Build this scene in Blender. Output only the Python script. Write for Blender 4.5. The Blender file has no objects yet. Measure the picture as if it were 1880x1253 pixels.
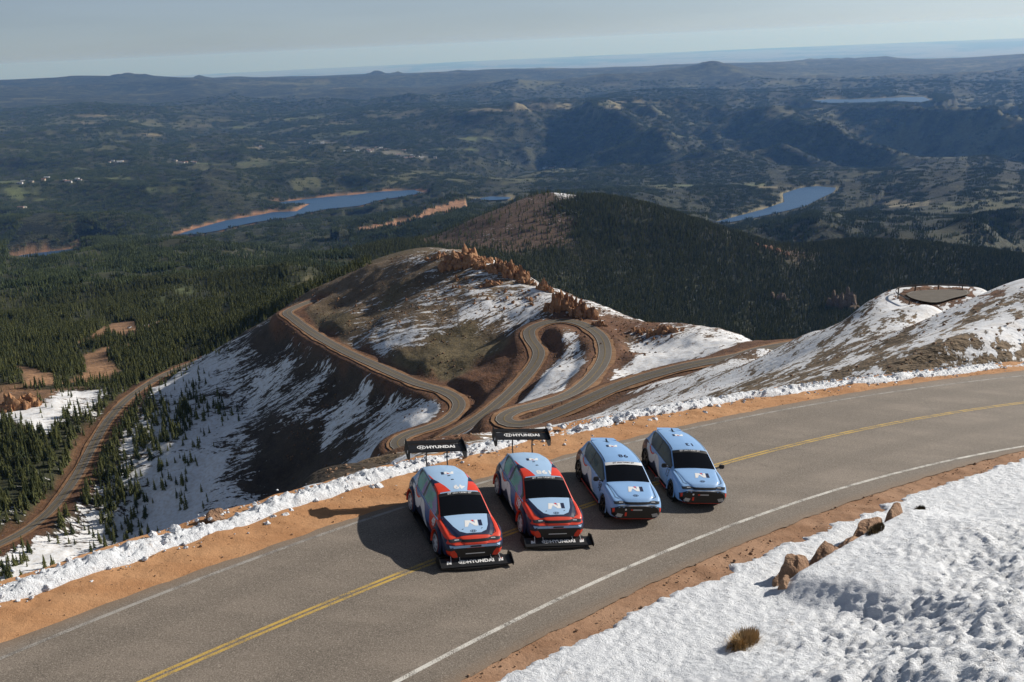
import bpy, bmesh, math, random
import numpy as np
from mathutils import Vector, Matrix
from mathutils.bvhtree import BVHTree
random.seed(7); np.random.seed(7)
scene = bpy.context.scene
COL = scene.collection
R = math.radians

# ---------------------------------------------------------------- camera
cam = bpy.data.cameras.new('camera'); cam_ob = bpy.data.objects.new('camera', cam); COL.objects.link(cam_ob)
cam.sensor_width = 36.0; cam.lens = 35.006; cam.clip_start = 0.5; cam.clip_end = 400000.0
cam_ob.matrix_world = Matrix.Translation((0, 0, 15.507)) @ Matrix.Rotation(R(90) - 0.29152591, 4, 'X') @ Matrix.Rotation(-0.04571281, 4, 'Z')
scene.camera = cam_ob

# ---------------------------------------------------------------- sky, sun, exposure
SUN_EL, SUN_AZ = R(25.0), R(28.0)               # height above the horizon; turn from +X towards +Y
sun_dir = Vector((math.cos(SUN_EL) * math.cos(SUN_AZ), math.cos(SUN_EL) * math.sin(SUN_AZ), math.sin(SUN_EL)))
world = bpy.data.worlds.new('World'); scene.world = world; world.use_nodes = True
wn = world.node_tree; wn.nodes.clear()
sky = wn.nodes.new('ShaderNodeTexSky'); sky.sky_type = 'NISHITA'; sky.sun_disc = False
sky.sun_elevation = SUN_EL; sky.sun_rotation = math.atan2(sun_dir.x, sun_dir.y)
sky.altitude = 2500.0; sky.air_density = 1.0; sky.dust_density = 0.9; sky.ozone_density = 2.5
bg = wn.nodes.new('ShaderNodeBackground'); bg.inputs['Strength'].default_value = 0.06
wo = wn.nodes.new('ShaderNodeOutputWorld')
veil = wn.nodes.new('ShaderNodeHueSaturation'); veil.inputs['Saturation'].default_value = 0.42      # thin high cloud greys the whole sky
tint = wn.nodes.new('ShaderNodeMix'); tint.data_type = 'RGBA'; tint.blend_type = 'MULTIPLY'; tint.inputs[0].default_value = 1.0; tint.inputs[7].default_value = (.87, .98, 1.12, 1)
wc = wn.nodes.new('ShaderNodeTexCoord'); wm_ = wn.nodes.new('ShaderNodeMapping'); wm_.inputs['Scale'].default_value = (1.6, 1.6, 16); wz = wn.nodes.new('ShaderNodeTexNoise'); wz.inputs['Scale'].default_value = 1.3; wz.inputs['Detail'].default_value = 5
wr_ = wn.nodes.new('ShaderNodeMapRange'); wr_.inputs[1].default_value = .3; wr_.inputs[2].default_value = .7; wr_.inputs[3].default_value = .93; wr_.inputs[4].default_value = 1.09      # faint streaks of cirrus all over
wn.links.new(wc.outputs['Generated'], wm_.inputs[0]); wn.links.new(wm_.outputs[0], wz.inputs['Vector']); wn.links.new(wz.outputs[0], wr_.inputs[0]); wn.links.new(wr_.outputs[0], veil.inputs['Value'])
wn.links.new(sky.outputs[0], veil.inputs['Color']); wn.links.new(veil.outputs[0], tint.inputs[6]); wn.links.new(tint.outputs[2], bg.inputs[0]); wn.links.new(bg.outputs[0], wo.inputs[0])
sun = bpy.data.lights.new('sun', 'SUN'); sun.energy = 5.0; sun.angle = R(0.53); sun.color = (1.0, 0.93, 0.83)
sun_ob = bpy.data.objects.new('sun', sun); COL.objects.link(sun_ob)
sun_ob.rotation_euler = sun_dir.to_track_quat('Z', 'Y').to_euler()
scene.view_settings.view_transform = 'Standard'; scene.view_settings.look = 'None'
scene.view_settings.exposure = 0.2; scene.view_settings.gamma = 1.0; scene.view_settings.use_curve_mapping = False
scene.cycles.max_bounces = 6; scene.cycles.diffuse_bounces = 2; scene.cycles.glossy_bounces = 3
scene.cycles.transmission_bounces = 4; scene.cycles.transparent_max_bounces = 8; scene.cycles.volume_bounces = 0
scene.cycles.use_denoising = True; scene.cycles.caustics_reflective = False; scene.cycles.caustics_refractive = False

# ---------------------------------------------------------------- helpers
def link(o, parent=None):
    COL.objects.link(o)
    if parent is not None: o.parent = parent
    return o
def mesh_obj(name, verts, faces, mat=None, parent=None, smooth=False):
    me = bpy.data.meshes.new(name)
    if isinstance(verts, np.ndarray) and isinstance(faces, np.ndarray):
        k = faces.shape[1]
        me.vertices.add(len(verts)); me.vertices.foreach_set('co', verts.astype(np.float32).ravel())
        me.loops.add(faces.size); me.loops.foreach_set('vertex_index', faces.astype(np.int32).ravel())
        me.polygons.add(len(faces)); me.polygons.foreach_set('loop_start', np.arange(0, faces.size, k, dtype=np.int32))
        me.polygons.foreach_set('loop_total', np.full(len(faces), k, np.int32))
        me.update(calc_edges=True)
    else:
        me.from_pydata([tuple(v) for v in verts], [], [tuple(f) for f in faces]); me.update()
    if smooth: me.polygons.foreach_set('use_smooth', np.ones(len(me.polygons), bool))
    if mat is not None: me.materials.append(mat)
    return link(bpy.data.objects.new(name, me), parent)
def tag(o, label, cat=None, group=None):
    o['label'] = label
    if cat: o['category'] = cat
    if group: o['group'] = group
    return o
def structure(o, label=None):
    o['kind'] = 'structure'
    if label: o['label'] = label
    return o
def stuff(o, label, cat):
    o['kind'] = 'stuff'; o['label'] = label; o['category'] = cat
    return o
def empty(name, mat4=None):
    o = bpy.data.objects.new(name, None); o.empty_display_size = 0.2; COL.objects.link(o)
    if mat4 is not None: o.matrix_world = mat4
    return o
def copy_tree(o, parent=None):
    c = o.copy(); COL.objects.link(c); c.parent = parent
    if parent is not None: c.matrix_parent_inverse = Matrix.Identity(4)
    for ch in list(o.children): copy_tree(ch, c)
    return c
def attr(ob, name, val):
    me = ob.data; a = me.attributes.new(name, 'FLOAT', 'POINT'); a.data.foreach_set('value', np.asarray(val, np.float32).ravel())
def cattr(ob, name, rgb):
    me = ob.data; a = me.attributes.new(name, 'FLOAT_COLOR', 'POINT'); c = np.ones((len(rgb), 4), np.float32); c[:, :3] = rgb; a.data.foreach_set('color', c.ravel())
class NT:
    """a material under construction"""
    def __init__(s, name):
        s.m = bpy.data.materials.new(name); s.m.use_nodes = True; s.t = s.m.node_tree; s.t.nodes.clear()
        s.out = s.t.nodes.new('ShaderNodeOutputMaterial'); s.b = s.t.nodes.new('ShaderNodeBsdfPrincipled')
        s.t.links.new(s.b.outputs[0], s.out.inputs[0])
    def n(s, typ, **k):
        d = s.t.nodes.new(typ)
        for a, v in k.items(): setattr(d, a, v)
        return d
    def l(s, a, b): s.t.links.new(a, b)
    def val(s, sock, v):
        if hasattr(v, 'is_linked') or hasattr(v, 'links'): s.l(v, sock)
        else: sock.default_value = v
    def math(s, op, a, b=0.0, c=0.0, clamp=False):
        d = s.n('ShaderNodeMath', operation=op, use_clamp=clamp)
        for i, v in enumerate((a, b, c)): s.val(d.inputs[i], v)
        return d.outputs[0]
    def noise(s, vec, scale, detail=3.0, rough=0.55, dist=0.0):
        d = s.n('ShaderNodeTexNoise'); s.l(vec, d.inputs['Vector']); d.inputs['Scale'].default_value = scale
        d.inputs['Detail'].default_value = detail; d.inputs['Roughness'].default_value = rough; d.inputs['Distortion'].default_value = dist
        return d.outputs[0]
    def map(s, vec, loc=(0, 0, 0), rot=(0, 0, 0), scale=(1, 1, 1)):
        d = s.n('ShaderNodeMapping'); s.l(vec, d.inputs[0]); d.inputs[1].default_value = loc; d.inputs[2].default_value = rot; d.inputs[3].default_value = scale
        return d.outputs[0]
    def ramp(s, fac, a, b, lo=0.0, hi=1.0):
        d = s.n('ShaderNodeMapRange', interpolation_type='SMOOTHSTEP'); s.val(d.inputs[0], fac)
        s.val(d.inputs[1], a); s.val(d.inputs[2], b); s.val(d.inputs[3], lo); s.val(d.inputs[4], hi)
        return d.outputs[0]
    def mix(s, fac, a, b, mode='MIX'):
        d = s.n('ShaderNodeMix', data_type='RGBA', blend_type=mode); s.val(d.inputs[0], fac)
        for i, v in ((6, a), (7, b)):
            if isinstance(v, tuple): v = (v + (1.0,))[:4]
            s.val(d.inputs[i], v)
        return d.outputs[2]
    def attr(s, name):
        d = s.n('ShaderNodeAttribute'); d.attribute_name = name
        return d
    def bump(s, h, strength, dist):
        d = s.n('ShaderNodeBump'); s.l(h, d.inputs['Height']); d.inputs['Strength'].default_value = strength; d.inputs['Distance'].default_value = dist
        s.l(d.outputs[0], s.b.inputs['Normal']); return d
    def set(s, color=None, rough=None, metal=None, spec=None):
        if color is not None: s.val(s.b.inputs['Base Color'], (color + (1.0,))[:4] if isinstance(color, tuple) else color)
        if rough is not None: s.val(s.b.inputs['Roughness'], rough)
        if metal is not None: s.val(s.b.inputs['Metallic'], metal)
        if spec is not None: s.val(s.b.inputs['Specular IOR Level'], spec)
        return s
    def pos(s): return s.n('ShaderNodeNewGeometry').outputs['Position']
    def obj(s): return s.n('ShaderNodeTexCoord').outputs['Object']
def plain(name, color, rough=0.6, metal=0.0, spec=0.5, coat=0.0):
    t = NT(name).set(color, rough, metal, spec)
    if coat: t.b.inputs['Coat Weight'].default_value = coat; t.b.inputs['Coat Roughness'].default_value = 0.04
    return t.m
CTRL = [[117.4,379.6,-104.3],[85.0,361.6,-103.3],[41.0,343.0,-105.5],[12.0,321.7,-108.6],[-2.4,319.2,-110.0],[-0.1,334.1,-110.3],[22.3,364.3,-116.0],[41.9,432.2,-123.6],[39.3,489.5,-125.8],[19.1,504.2,-126.1],[9.4,483.8,-128.8],[10.7,454.3,-132.7],[-3.3,414.8,-134.1],[-18.3,386.3,-135.1],[-31.4,372.9,-136.7],[-39.0,368.8,-139.6],[-48.9,377.9,-138.4],[-42.6,391.9,-140.5],[-26.3,417.6,-141.8],[-33.6,446.0,-141.4],[-70.4,498.1,-144.8],[-120.7,583.4,-148.8],[-147.0,634.9,-148.3],[-139.4,685.8,-153.6],[-218.9,738.2,-201.5],[-243.0,653.3,-194.6],[-245.2,565.2,-191.7],[-235.8,491.7,-196.3],[-239.4,442.7,-201.4],[-253.6,406.8,-198.5],[-22.7,11.1,2.8],[-14.9,20.7,1.3],[-11.8,24.5,0.7],[-7.7,29.2,-0.0],[-4.0,33.3,-0.7],[1.4,38.4,-1.6],[7.5,43.3,-2.7],[15.9,49.1,-4.1],[27.0,56.1,-5.9],[37.0,61.8,-7.5],[51.9,70.3,-9.9],[32.8,60.6,-5.3],[42.1,78.1,-8.7],[52.7,98.4,-12.1],[63.3,118.7,-15.1],[31.5,67.4,-8.1],[42.1,90.8,-12.8],[56.8,123.0,-19.6],[29.9,73.9,-10.9],[40.5,103.3,-18.3],[60.1,150.4,-29.2],[66.6,171.3,-32.5],[26.7,82.7,-14.7],[40.2,124.9,-27.2],[65.0,202.6,-47.8],[69.2,215.9,-49.9],[24.1,91.0,-18.3],[42.4,160.2,-40.7],[66.8,253.1,-68.7],[77.3,285.7,-76.6],[19.7,110.6,-26.6],[33.7,189.7,-54.4],[52.0,293.0,-87.9],[49.6,221.7,-61.9],[23.8,199.4,-61.4],[34.4,288.8,-91.9],[22.7,290.1,-97.2],[72.1,175.8,-32.5],[77.0,178.2,-32.5],[80.5,172.6,-31.1],[71.6,165.3,-30.7],[66.9,162.9,-30.3],[70.8,159.2,-29.6],[83.0,154.1,-48.0],[112.7,234.3,-80.0],[151.7,281.8,-120.0],[115.7,265.9,-92.0],[101.5,261.0,-95.0],[100.6,314.3,-108.0],[152.2,391.4,-150.0],[246.5,457.8,-200.0],[218.7,471.8,-190.0],[146.3,457.1,-150.0],[119.1,434.0,-125.0],[26.6,467.2,-129.7],[20.9,416.0,-126.3],[3.1,370.1,-122.4],[53.9,449.5,-128.3],[58.4,393.1,-120.3],[75.8,427.3,-121.1],[86.7,420.8,-118.3],[64.4,469.7,-126.7],[18.0,328.2,-110.6],[-151.0,685.3,-154.5],[-131.0,697.6,-146.5],[-114.4,695.9,-139.3],[-89.2,684.8,-131.2],[-64.7,672.7,-123.6],[-37.4,657.6,-117.6],[-18.8,635.7,-118.7],[-1.3,611.0,-120.5],[16.0,573.4,-122.5],[31.0,532.9,-125.0],[40.8,524.1,-128.3],[50.0,512.7,-129.0],[62.4,495.9,-127.9],[78.5,473.4,-124.8],[92.7,450.3,-122.3],[108.4,411.4,-115.0],[-176.0,789.2,-176.5],[-212.2,951.3,-224.5],[-153.7,800.7,-168.5],[-185.3,965.2,-216.5],[-135.0,797.3,-161.3],[-162.7,961.0,-209.3],[-106.1,783.6,-153.2],[-127.9,944.5,-201.2],[-78.0,768.9,-145.6],[-94.0,926.7,-193.6],[-46.4,751.2,-139.6],[-55.9,905.5,-187.6],[-24.3,727.6,-140.7],[-29.3,877.0,-188.7],[-3.5,701.1,-142.5],[-4.2,845.1,-190.5],[17.3,660.6,-144.5],[20.9,796.2,-192.5],[35.5,617.2,-147.0],[42.8,744.0,-195.0],[47.1,608.6,-150.3],[56.8,733.6,-198.3],[58.1,596.4,-151.0],[70.0,718.8,-199.0],[72.7,577.8,-149.9],[87.7,696.5,-197.9],[91.6,552.5,-146.8],[110.4,665.9,-194.8],[108.3,526.6,-144.3],[130.6,634.7,-192.3],[126.7,482.0,-137.0],[152.7,581.0,-185.0],[-121.3,638.6,-147.2],[-95.7,586.6,-143.3],[-103.6,645.3,-140.4],[-72.1,525.0,-142.8],[-77.0,570.4,-139.7],[-83.8,634.6,-135.0],[-51.6,495.7,-140.7],[-55.1,543.2,-136.3],[-60.0,609.2,-129.9],[-31.6,496.9,-139.1],[-33.2,540.6,-133.4],[-35.4,600.2,-125.5],[-14.4,496.9,-136.9],[-14.7,540.9,-131.2],[-15.0,591.8,-124.4],[0.4,519.6,-132.2],[1.1,558.9,-127.1],[-96.5,521.0,-153.0],[-101.2,508.8,-161.1],[-103.1,478.6,-174.1],[-104.8,452.2,-183.4],[-117.1,431.3,-190.3],[-67.0,470.6,-154.9],[-68.6,436.6,-158.7],[-75.5,427.2,-165.4],[-156.7,543.6,-184.3],[-146.9,477.4,-189.7],[-154.0,447.8,-199.4],[-181.2,604.8,-176.7],[-161.1,613.8,-165.9],[-180.9,506.5,-188.0],[-183.9,474.3,-198.7],[-193.7,457.6,-208.4],[-45.7,420.0,-145.1],[-16.6,71.3,-16.7],[-19.1,104.0,-29.8],[-20.2,136.8,-42.6],[-19.9,169.7,-55.4],[-18.1,207.5,-69.7],[-12.9,250.0,-85.7],[-7.0,278.2,-96.4],[-18.8,87.6,-32.7],[-21.5,127.0,-45.8],[-22.5,166.5,-58.6],[-22.1,206.0,-71.4],[-11.0,59.5,-10.9],[-10.5,70.9,-15.3],[-9.4,84.1,-20.5],[-8.0,105.8,-28.9],[-5.6,138.5,-41.7],[-0.4,75.0,-24.0],[-0.6,130.0,-48.0],[-1.0,200.0,-75.0],[2.5,72.0,-21.0],[4.5,129.9,-47.0],[7.0,199.9,-73.0],[9.2,264.8,-92.0],[6.9,79.7,-22.0],[12.0,139.5,-45.0],[18.0,209.2,-70.0],[23.6,274.0,-90.0],[11.6,84.2,-19.0],[19.0,138.7,-40.0],[-25.2,117.3,-52.0],[-21.7,87.3,-40.0],[-23.3,76.5,-38.0],[-30.8,73.8,-40.0],[-37.4,70.7,-42.0],[-93.6,176.7,-115.0],[-77.0,184.6,-115.0],[-58.3,191.3,-110.0],[-163.8,309.3,-180.0],[-134.8,323.0,-172.0],[-102.1,334.8,-165.0],[-54.5,254.2,-118.0],[-50.1,295.8,-128.0],[-79.7,371.5,-165.0],[-263.8,467.2,-191.3],[-263.8,498.2,-189.9],[-293.8,531.6,-186.2],[-303.0,586.2,-186.1],[-274.6,558.8,-187.8],[-325.6,596.9,-189.0],[-299.7,631.4,-195.2],[-280.3,656.7,-197.2],[-366.4,678.8,-196.5],[-362.3,712.5,-208.1],[-353.1,825.5,-226.9],[-397.2,970.1,-244.3],[-368.7,1023.2,-251.9],[-276.7,907.7,-229.4],[-257.4,935.3,-227.2],[-266.1,1088.5,-243.2],[-520.6,1099.4,-272.3],[-570.2,1076.8,-263.5],[-773.7,1473.3,-332.2],[-651.0,1474.3,-338.3],[-557.4,1563.3,-352.3],[-406.7,1404.5,-319.4],[-300.1,1434.7,-303.1],[-264.0,2041.7,-398.9],[-336.9,1928.5,-393.8],[-1132.8,2184.5,-425.4],[-927.8,2273.3,-455.1],[-697.5,2351.1,-470.1],[-590.3,2787.6,-523.9],[-361.8,2828.8,-511.0],[-1624.4,3165.2,-534.8],[-1329.3,3293.3,-573.8],[-990.6,3507.5,-622.1],[-541.7,3506.5,-593.7],[-339.5,4129.8,-669.8],[-2469.8,4862.5,-696.1],[-1909.3,4782.3,-708.3],[-2176.5,6393.3,-776.9],[-3390.6,6758.1,-754.0],[-1742.1,6727.4,-825.0],[-917.9,7490.3,-885.8],[-296.5,7134.4,-907.9],[-3376.2,8089.2,-762.6],[-2386.7,8426.2,-846.3],[-1578.7,9016.9,-902.6],[-4858.7,9843.7,-688.4],[-3884.0,10796.1,-764.6],[-2642.9,11669.7,-897.6],[-1249.4,10380.0,-956.3],[-435.9,9535.0,-1011.2],[113.3,8536.9,-1018.3],[-128.3,2078.8,-380.1],[-59.3,2168.2,-352.2],[14.1,2252.5,-337.6],[104.8,2323.2,-322.2],[167.8,2318.5,-329.5],[216.2,2293.8,-331.9],[331.5,2224.3,-360.0],[439.1,2148.5,-389.7],[515.3,2116.1,-414.8],[613.1,2167.6,-448.8],[783.4,2240.1,-458.6],[934.2,2180.9,-461.5],[1069.3,2014.8,-460.0],[-161.1,2390.2,-470.1],[-192.5,2855.5,-610.1],[-82.9,2484.6,-442.2],[-99.1,2968.3,-582.2],[1.8,2576.4,-427.6],[2.1,3078.0,-567.6],[107.4,2653.3,-412.2],[128.3,3169.9,-552.2],[182.6,2649.2,-419.5],[218.1,3165.0,-559.5],[240.4,2621.9,-421.9],[287.2,3132.4,-561.9],[378.9,2548.4,-450.0],[452.6,3044.5,-590.0],[507.8,2468.2,-479.7],[606.7,2948.7,-619.7],[598.7,2436.1,-504.8],[715.2,2910.4,-644.8],[714.2,2499.0,-538.8],[853.2,2985.5,-678.8],[913.8,2577.4,-548.6],[1091.7,3079.2,-688.6],[1090.6,2507.7,-551.5],[1302.9,2996.0,-691.5],[1248.2,2318.2,-550.0],[1491.2,2769.5,-690.0],[73.1,1955.7,-396.6],[-35.6,2011.1,-380.4],[191.3,2049.9,-398.6],[281.2,1889.1,-424.8],[360.2,1754.2,-448.8],[329.2,1600.1,-455.1],[491.9,1880.7,-454.4],[430.1,1636.1,-470.1],[681.6,1971.5,-462.2],[612.9,1763.6,-473.4],[829.1,1926.2,-458.8],[770.2,1782.1,-464.8],[953.8,1787.8,-454.0],[160.5,1737.9,-425.1],[-75.3,1859.1,-369.5],[114.1,1244.8,-400.0],[221.7,1077.4,-400.0],[304.9,952.4,-380.0],[438.7,1008.7,-420.0],[568.9,1056.6,-440.0],[-28.6,1299.7,-370.0],[-187.8,1387.3,-360.0],[77.6,846.4,-270.0],[151.1,734.6,-260.0],[-19.8,899.8,-250.0],[1263.3,3623.2,-681.9],[1035.3,3281.3,-625.8],[1202.6,3010.5,-601.5],[1582.4,3284.6,-614.8],[1698.4,3231.0,-589.5],[1343.9,2954.4,-580.9],[1106.2,5423.2,-836.0],[905.2,6071.3,-856.1],[2114.1,5332.9,-839.4],[2477.4,4735.4,-758.1],[1776.5,4177.3,-728.8],[1636.2,6329.5,-890.2],[2292.9,6230.0,-890.0],[3026.5,5800.6,-852.4],[788.7,4466.1,-754.0],[645.5,5303.7,-768.2],[1503.7,4241.3,-740.0],[1943.6,3947.4,-720.0],[2133.4,3962.2,-730.0],[336.3,8330.1,-1012.5],[984.6,8075.7,-1011.0],[1583.4,7775.5,-1001.7],[2096.7,7339.7,-995.9],[2566.5,6977.7,-972.1],[3393.1,6504.9,-950.6],[-1150.0,13426.0,-802.8],[-136.8,12171.2,-811.3],[505.2,11960.7,-813.1],[1431.7,11684.0,-805.3],[2241.1,11041.1,-857.7],[2992.5,10547.7,-873.4],[3754.5,10301.6,-868.2],[4381.2,9829.4,-894.5],[4933.3,9568.4,-849.8],[424.5,10247.1,-937.0],[1220.0,9979.6,-948.4],[1922.6,9457.6,-957.6],[2559.1,8991.5,-966.6],[3145.1,8591.1,-954.4],[3697.8,8258.9,-947.3],[4119.9,7946.3,-923.5],[573.5,13464.5,-777.1],[2034.6,13623.9,-815.8],[3370.0,13145.2,-883.5],[4602.2,12660.3,-871.2],[5347.5,12032.9,-908.3],[6159.0,11977.5,-910.0],[3272.5,16151.7,-799.1],[4868.9,15741.3,-852.9],[6711.7,16137.6,-867.6],[7968.3,15553.6,-902.1],[753.3,17467.4,-741.9],[4268.3,20038.8,-674.9],[3100.7,20754.2,-790.0],[5563.2,19711.9,-845.1],[7312.8,20196.6,-916.9],[8887.7,20099.5,-993.9],[10004.9,19570.3,-936.5],[2302.4,23875.6,-794.1],[1130.7,25962.9,-790.9],[-979.5,27472.1,-741.6],[-3449.5,28787.0,-626.6],[-5329.5,27480.1,-647.7],[-7102.9,26043.4,-522.2],[-8843.7,24446.5,-380.5],[-11460.8,26635.8,-416.7],[-13040.7,27014.4,-387.7],[-7227.0,14821.0,-583.4],[-5688.3,16004.8,-684.2],[-4346.8,17450.9,-739.7],[-2482.3,17300.9,-859.4],[-1139.4,17942.4,-862.8],[-7897.0,19450.7,-540.1],[-5682.3,20725.0,-644.6],[-3299.1,23254.9,-742.3],[-831.9,22969.0,-840.5],[-17090.9,29392.2,-1100.0],[-20107.0,34579.0,-1900.0],[-30160.5,51868.5,-2290.0],[-70374.5,121026.6,-2290.0],[-14660.9,30676.6,-1100.0],[-17248.2,36090.2,-1900.0],[-25872.3,54135.3,-2290.0],[-60368.6,126315.6,-2290.0],[-8860.9,32825.1,-1100.0],[-10424.5,38617.7,-1900.0],[-15636.8,57926.6,-2290.0],[-36485.9,135162.0,-2290.0],[-2064.0,33937.3,-1100.0],[-2428.2,39926.2,-1900.0],[-3642.3,59889.3,-2290.0],[-8498.8,139741.8,-2290.0],[5025.9,33626.5,-1100.0],[5912.9,39560.6,-1900.0],[8869.3,59340.8,-2290.0],[20695.1,138462.0,-2290.0],[10006.3,32494.2,-1100.0],[11772.1,38228.5,-1900.0],[17658.1,57342.7,-2290.0],[41202.3,133799.7,-2290.0],[15438.1,30293.0,-1100.0],[18162.5,35638.8,-1900.0],[27243.7,53458.2,-2290.0],[63568.6,124735.8,-2290.0],[18058.9,28807.6,-1100.0],[21245.7,33891.3,-1900.0],[31868.6,50836.9,-2290.0],[74360.0,118619.5,-2290.0],[42.4,61.9,-3.0],[67.9,99.0,-10.0],[169.6,247.4,-95.0],[508.9,742.3,-330.0],[1131.0,1649.5,-430.0],[2261.9,3299.0,-650.0],[4523.9,6598.1,-900.0],[6785.8,9897.1,-800.0],[11309.6,16495.2,-760.0],[-33.9,49.5,-20.0],[-112.9,165.1,-120.0],[-338.6,495.3,-200.0],[-677.2,990.6,-250.0],[-1410.9,2063.8,-400.0],[-3386.1,4953.2,-800.0],[-6772.1,9906.5,-950.0],[-11286.9,16510.8,-700.0],[12.5,18.1,-1.0],[0.6,22.0,-1.0],[-8.9,15.7,0.0],[-13.1,17.7,-1.0],[-1740.8,5219.2,-878.0],[-1445.7,5743.1,-878.0],[-1198.1,6117.6,-878.0],[-1268.7,6316.8,-878.0],[-806.5,6506.5,-878.0],[-639.9,6239.2,-878.0],[-1056.4,5868.1,-878.0],[-1391.2,5509.7,-878.0],[-1637.1,5209.1,-878.0],[1015.8,4815.2,-868.0],[1494.6,5315.1,-868.0],[1825.2,5819.9,-868.0],[1701.6,5369.0,-868.0],[1243.8,4895.8,-868.0],[3966.3,13071.7,-863.0],[4673.6,12860.1,-863.0],[5111.3,12125.0,-863.0],[4439.2,12207.8,-863.0],[-190.3,5790.9,-848.0],[21.7,5726.6,-848.0],[-2204.8,4369.5,-798.0],[-1961.1,4521.4,-798.0],[-583.9,3750.4,-638.0],[-371.4,3988.9,-638.0],[-158.7,4390.2,-638.0]]
ROADS = {"upper":[[117.4,379.6,-104.3],[97.8,371.1,-104.0],[85.0,361.6,-103.3],[62.7,353.2,-103.6],[41.0,343.0,-105.5],[24.0,330.2,-106.9],[12.0,321.7,-108.6],[3.3,317.1,-109.8],[-2.4,319.2,-110.0],[-4.1,325.7,-109.8],[-0.1,334.1,-110.3],[9.0,344.7,-113.0],[22.3,364.3,-116.0],[33.6,396.1,-120.1],[41.9,432.2,-123.6],[44.0,466.2,-125.2],[39.3,489.5,-125.8],[30.5,503.6,-126.1],[19.1,504.2,-126.1],[9.9,495.8,-127.1],[9.4,483.8,-128.8],[12.9,469.4,-131.2],[10.7,454.3,-132.7],[3.7,433.0,-133.8],[-3.3,414.8,-134.1],[-10.6,398.6,-134.3],[-18.3,386.3,-135.1],[-25.2,379.2,-135.6],[-31.4,372.9,-136.7],[-37.2,368.1,-139.1]],"lower":[[-39.0,368.8,-139.6],[-46.1,371.7,-138.6],[-48.9,377.9,-138.4],[-47.0,385.5,-139.2],[-42.6,391.9,-140.5],[-32.0,403.5,-141.2],[-26.3,417.6,-141.8],[-26.1,431.6,-141.5],[-33.6,446.0,-141.4],[-48.7,465.2,-143.3],[-70.4,498.1,-144.8],[-94.8,536.1,-146.4],[-120.7,583.4,-148.8],[-139.2,618.6,-148.7],[-147.0,634.9,-148.3],[-145.9,653.8,-150.0],[-139.4,685.8,-153.6]],"forest":[[-218.9,738.2,-201.5],[-233.9,690.9,-197.8],[-243.0,653.3,-194.6],[-247.8,609.3,-192.8],[-245.2,565.2,-191.7],[-240.5,527.1,-193.7],[-235.8,491.7,-196.3],[-235.6,462.6,-199.7],[-239.4,442.7,-201.4],[-246.2,426.4,-201.2],[-253.6,406.8,-198.5]]}
BERM = [[-22.72,11.13,4.25],[-18.02,16.85,3.38],[-14.89,20.66,2.8],[-13.32,22.56,2.51],[-11.75,24.47,2.22],[-9.96,26.78,1.88],[-7.75,29.21,1.48],[-5.83,31.11,1.14],[-3.98,33.29,0.81],[-1.67,35.52,0.4],[1.38,38.38,-0.14],[4.1,40.92,-0.61],[7.48,43.26,-1.18],[11.26,45.79,-1.8],[15.87,49.12,-2.57],[20.69,52.47,-3.38],[27.02,56.1,-4.4],[32.0,58.95,-5.21],[36.97,61.8,-6.02],[42.95,65.22,-6.98],[51.9,70.35,-8.44]]
LAKES = [{"name":"left","z":-880,"pts":[[-1740.8,5219.2],[-1687.5,5382.4],[-1585.5,5614.7],[-1445.7,5743.1],[-1371.8,5838.2],[-1227.4,5837.0],[-1198.1,6117.6],[-1362.3,6101.4],[-1422.5,6227.8],[-1268.7,6316.8],[-1139.3,6369.9],[-971.1,6412.4],[-806.5,6506.5],[-593.9,6513.0],[-519.3,6366.4],[-639.9,6239.2],[-765.4,6141.8],[-872.6,5937.5],[-1056.4,5868.1],[-1161.5,5740.7],[-1233.5,5629.1],[-1391.2,5509.7],[-1483.7,5396.7],[-1541.4,5280.0],[-1637.1,5209.1]],"bank":220},{"name":"right","z":-870,"pts":[[1015.8,4815.2],[1145.3,4938.8],[1325.0,5108.5],[1494.6,5315.1],[1562.6,5595.4],[1719.5,5786.0],[1825.2,5819.9],[1908.8,5724.1],[1840.7,5571.1],[1701.6,5369.0],[1566.8,5163.7],[1416.3,5030.7],[1243.8,4895.8],[1086.3,4796.5]],"bank":260},{"name":"far","z":-865,"pts":[[3966.3,13071.7],[4262.6,13079.7],[4392.7,12843.4],[4673.6,12860.1],[5007.0,12832.0],[5274.1,12729.5],[5111.3,12125.0],[4884.0,11853.5],[4756.5,12182.4],[4439.2,12207.8],[4150.5,12322.8],[3938.6,12490.1]],"bank":300},{"name":"small","z":-850,"pts":[[-190.3,5790.9],[-89.3,5866.8],[32.1,5807.8],[21.7,5726.6],[-88.2,5718.3]],"bank":120},{"name":"arm","z":-800,"pts":[[-2204.8,4369.5],[-2117.5,4445.5],[-2031.5,4475.0],[-1961.1,4521.4],[-1987.2,4428.2],[-2080.0,4307.2]],"bank":120},{"name":"bank","z":-640,"pts":[[-583.9,3750.4],[-502.8,3799.6],[-453.6,3933.8],[-371.4,3988.9],[-293.8,4158.6],[-200.0,4402.8],[-158.7,4390.2],[-164.2,4252.6],[-244.7,4088.4],[-328.6,4003.5],[-411.9,3835.8],[-497.1,3751.3]],"bank":90,"dry":1}]
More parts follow.
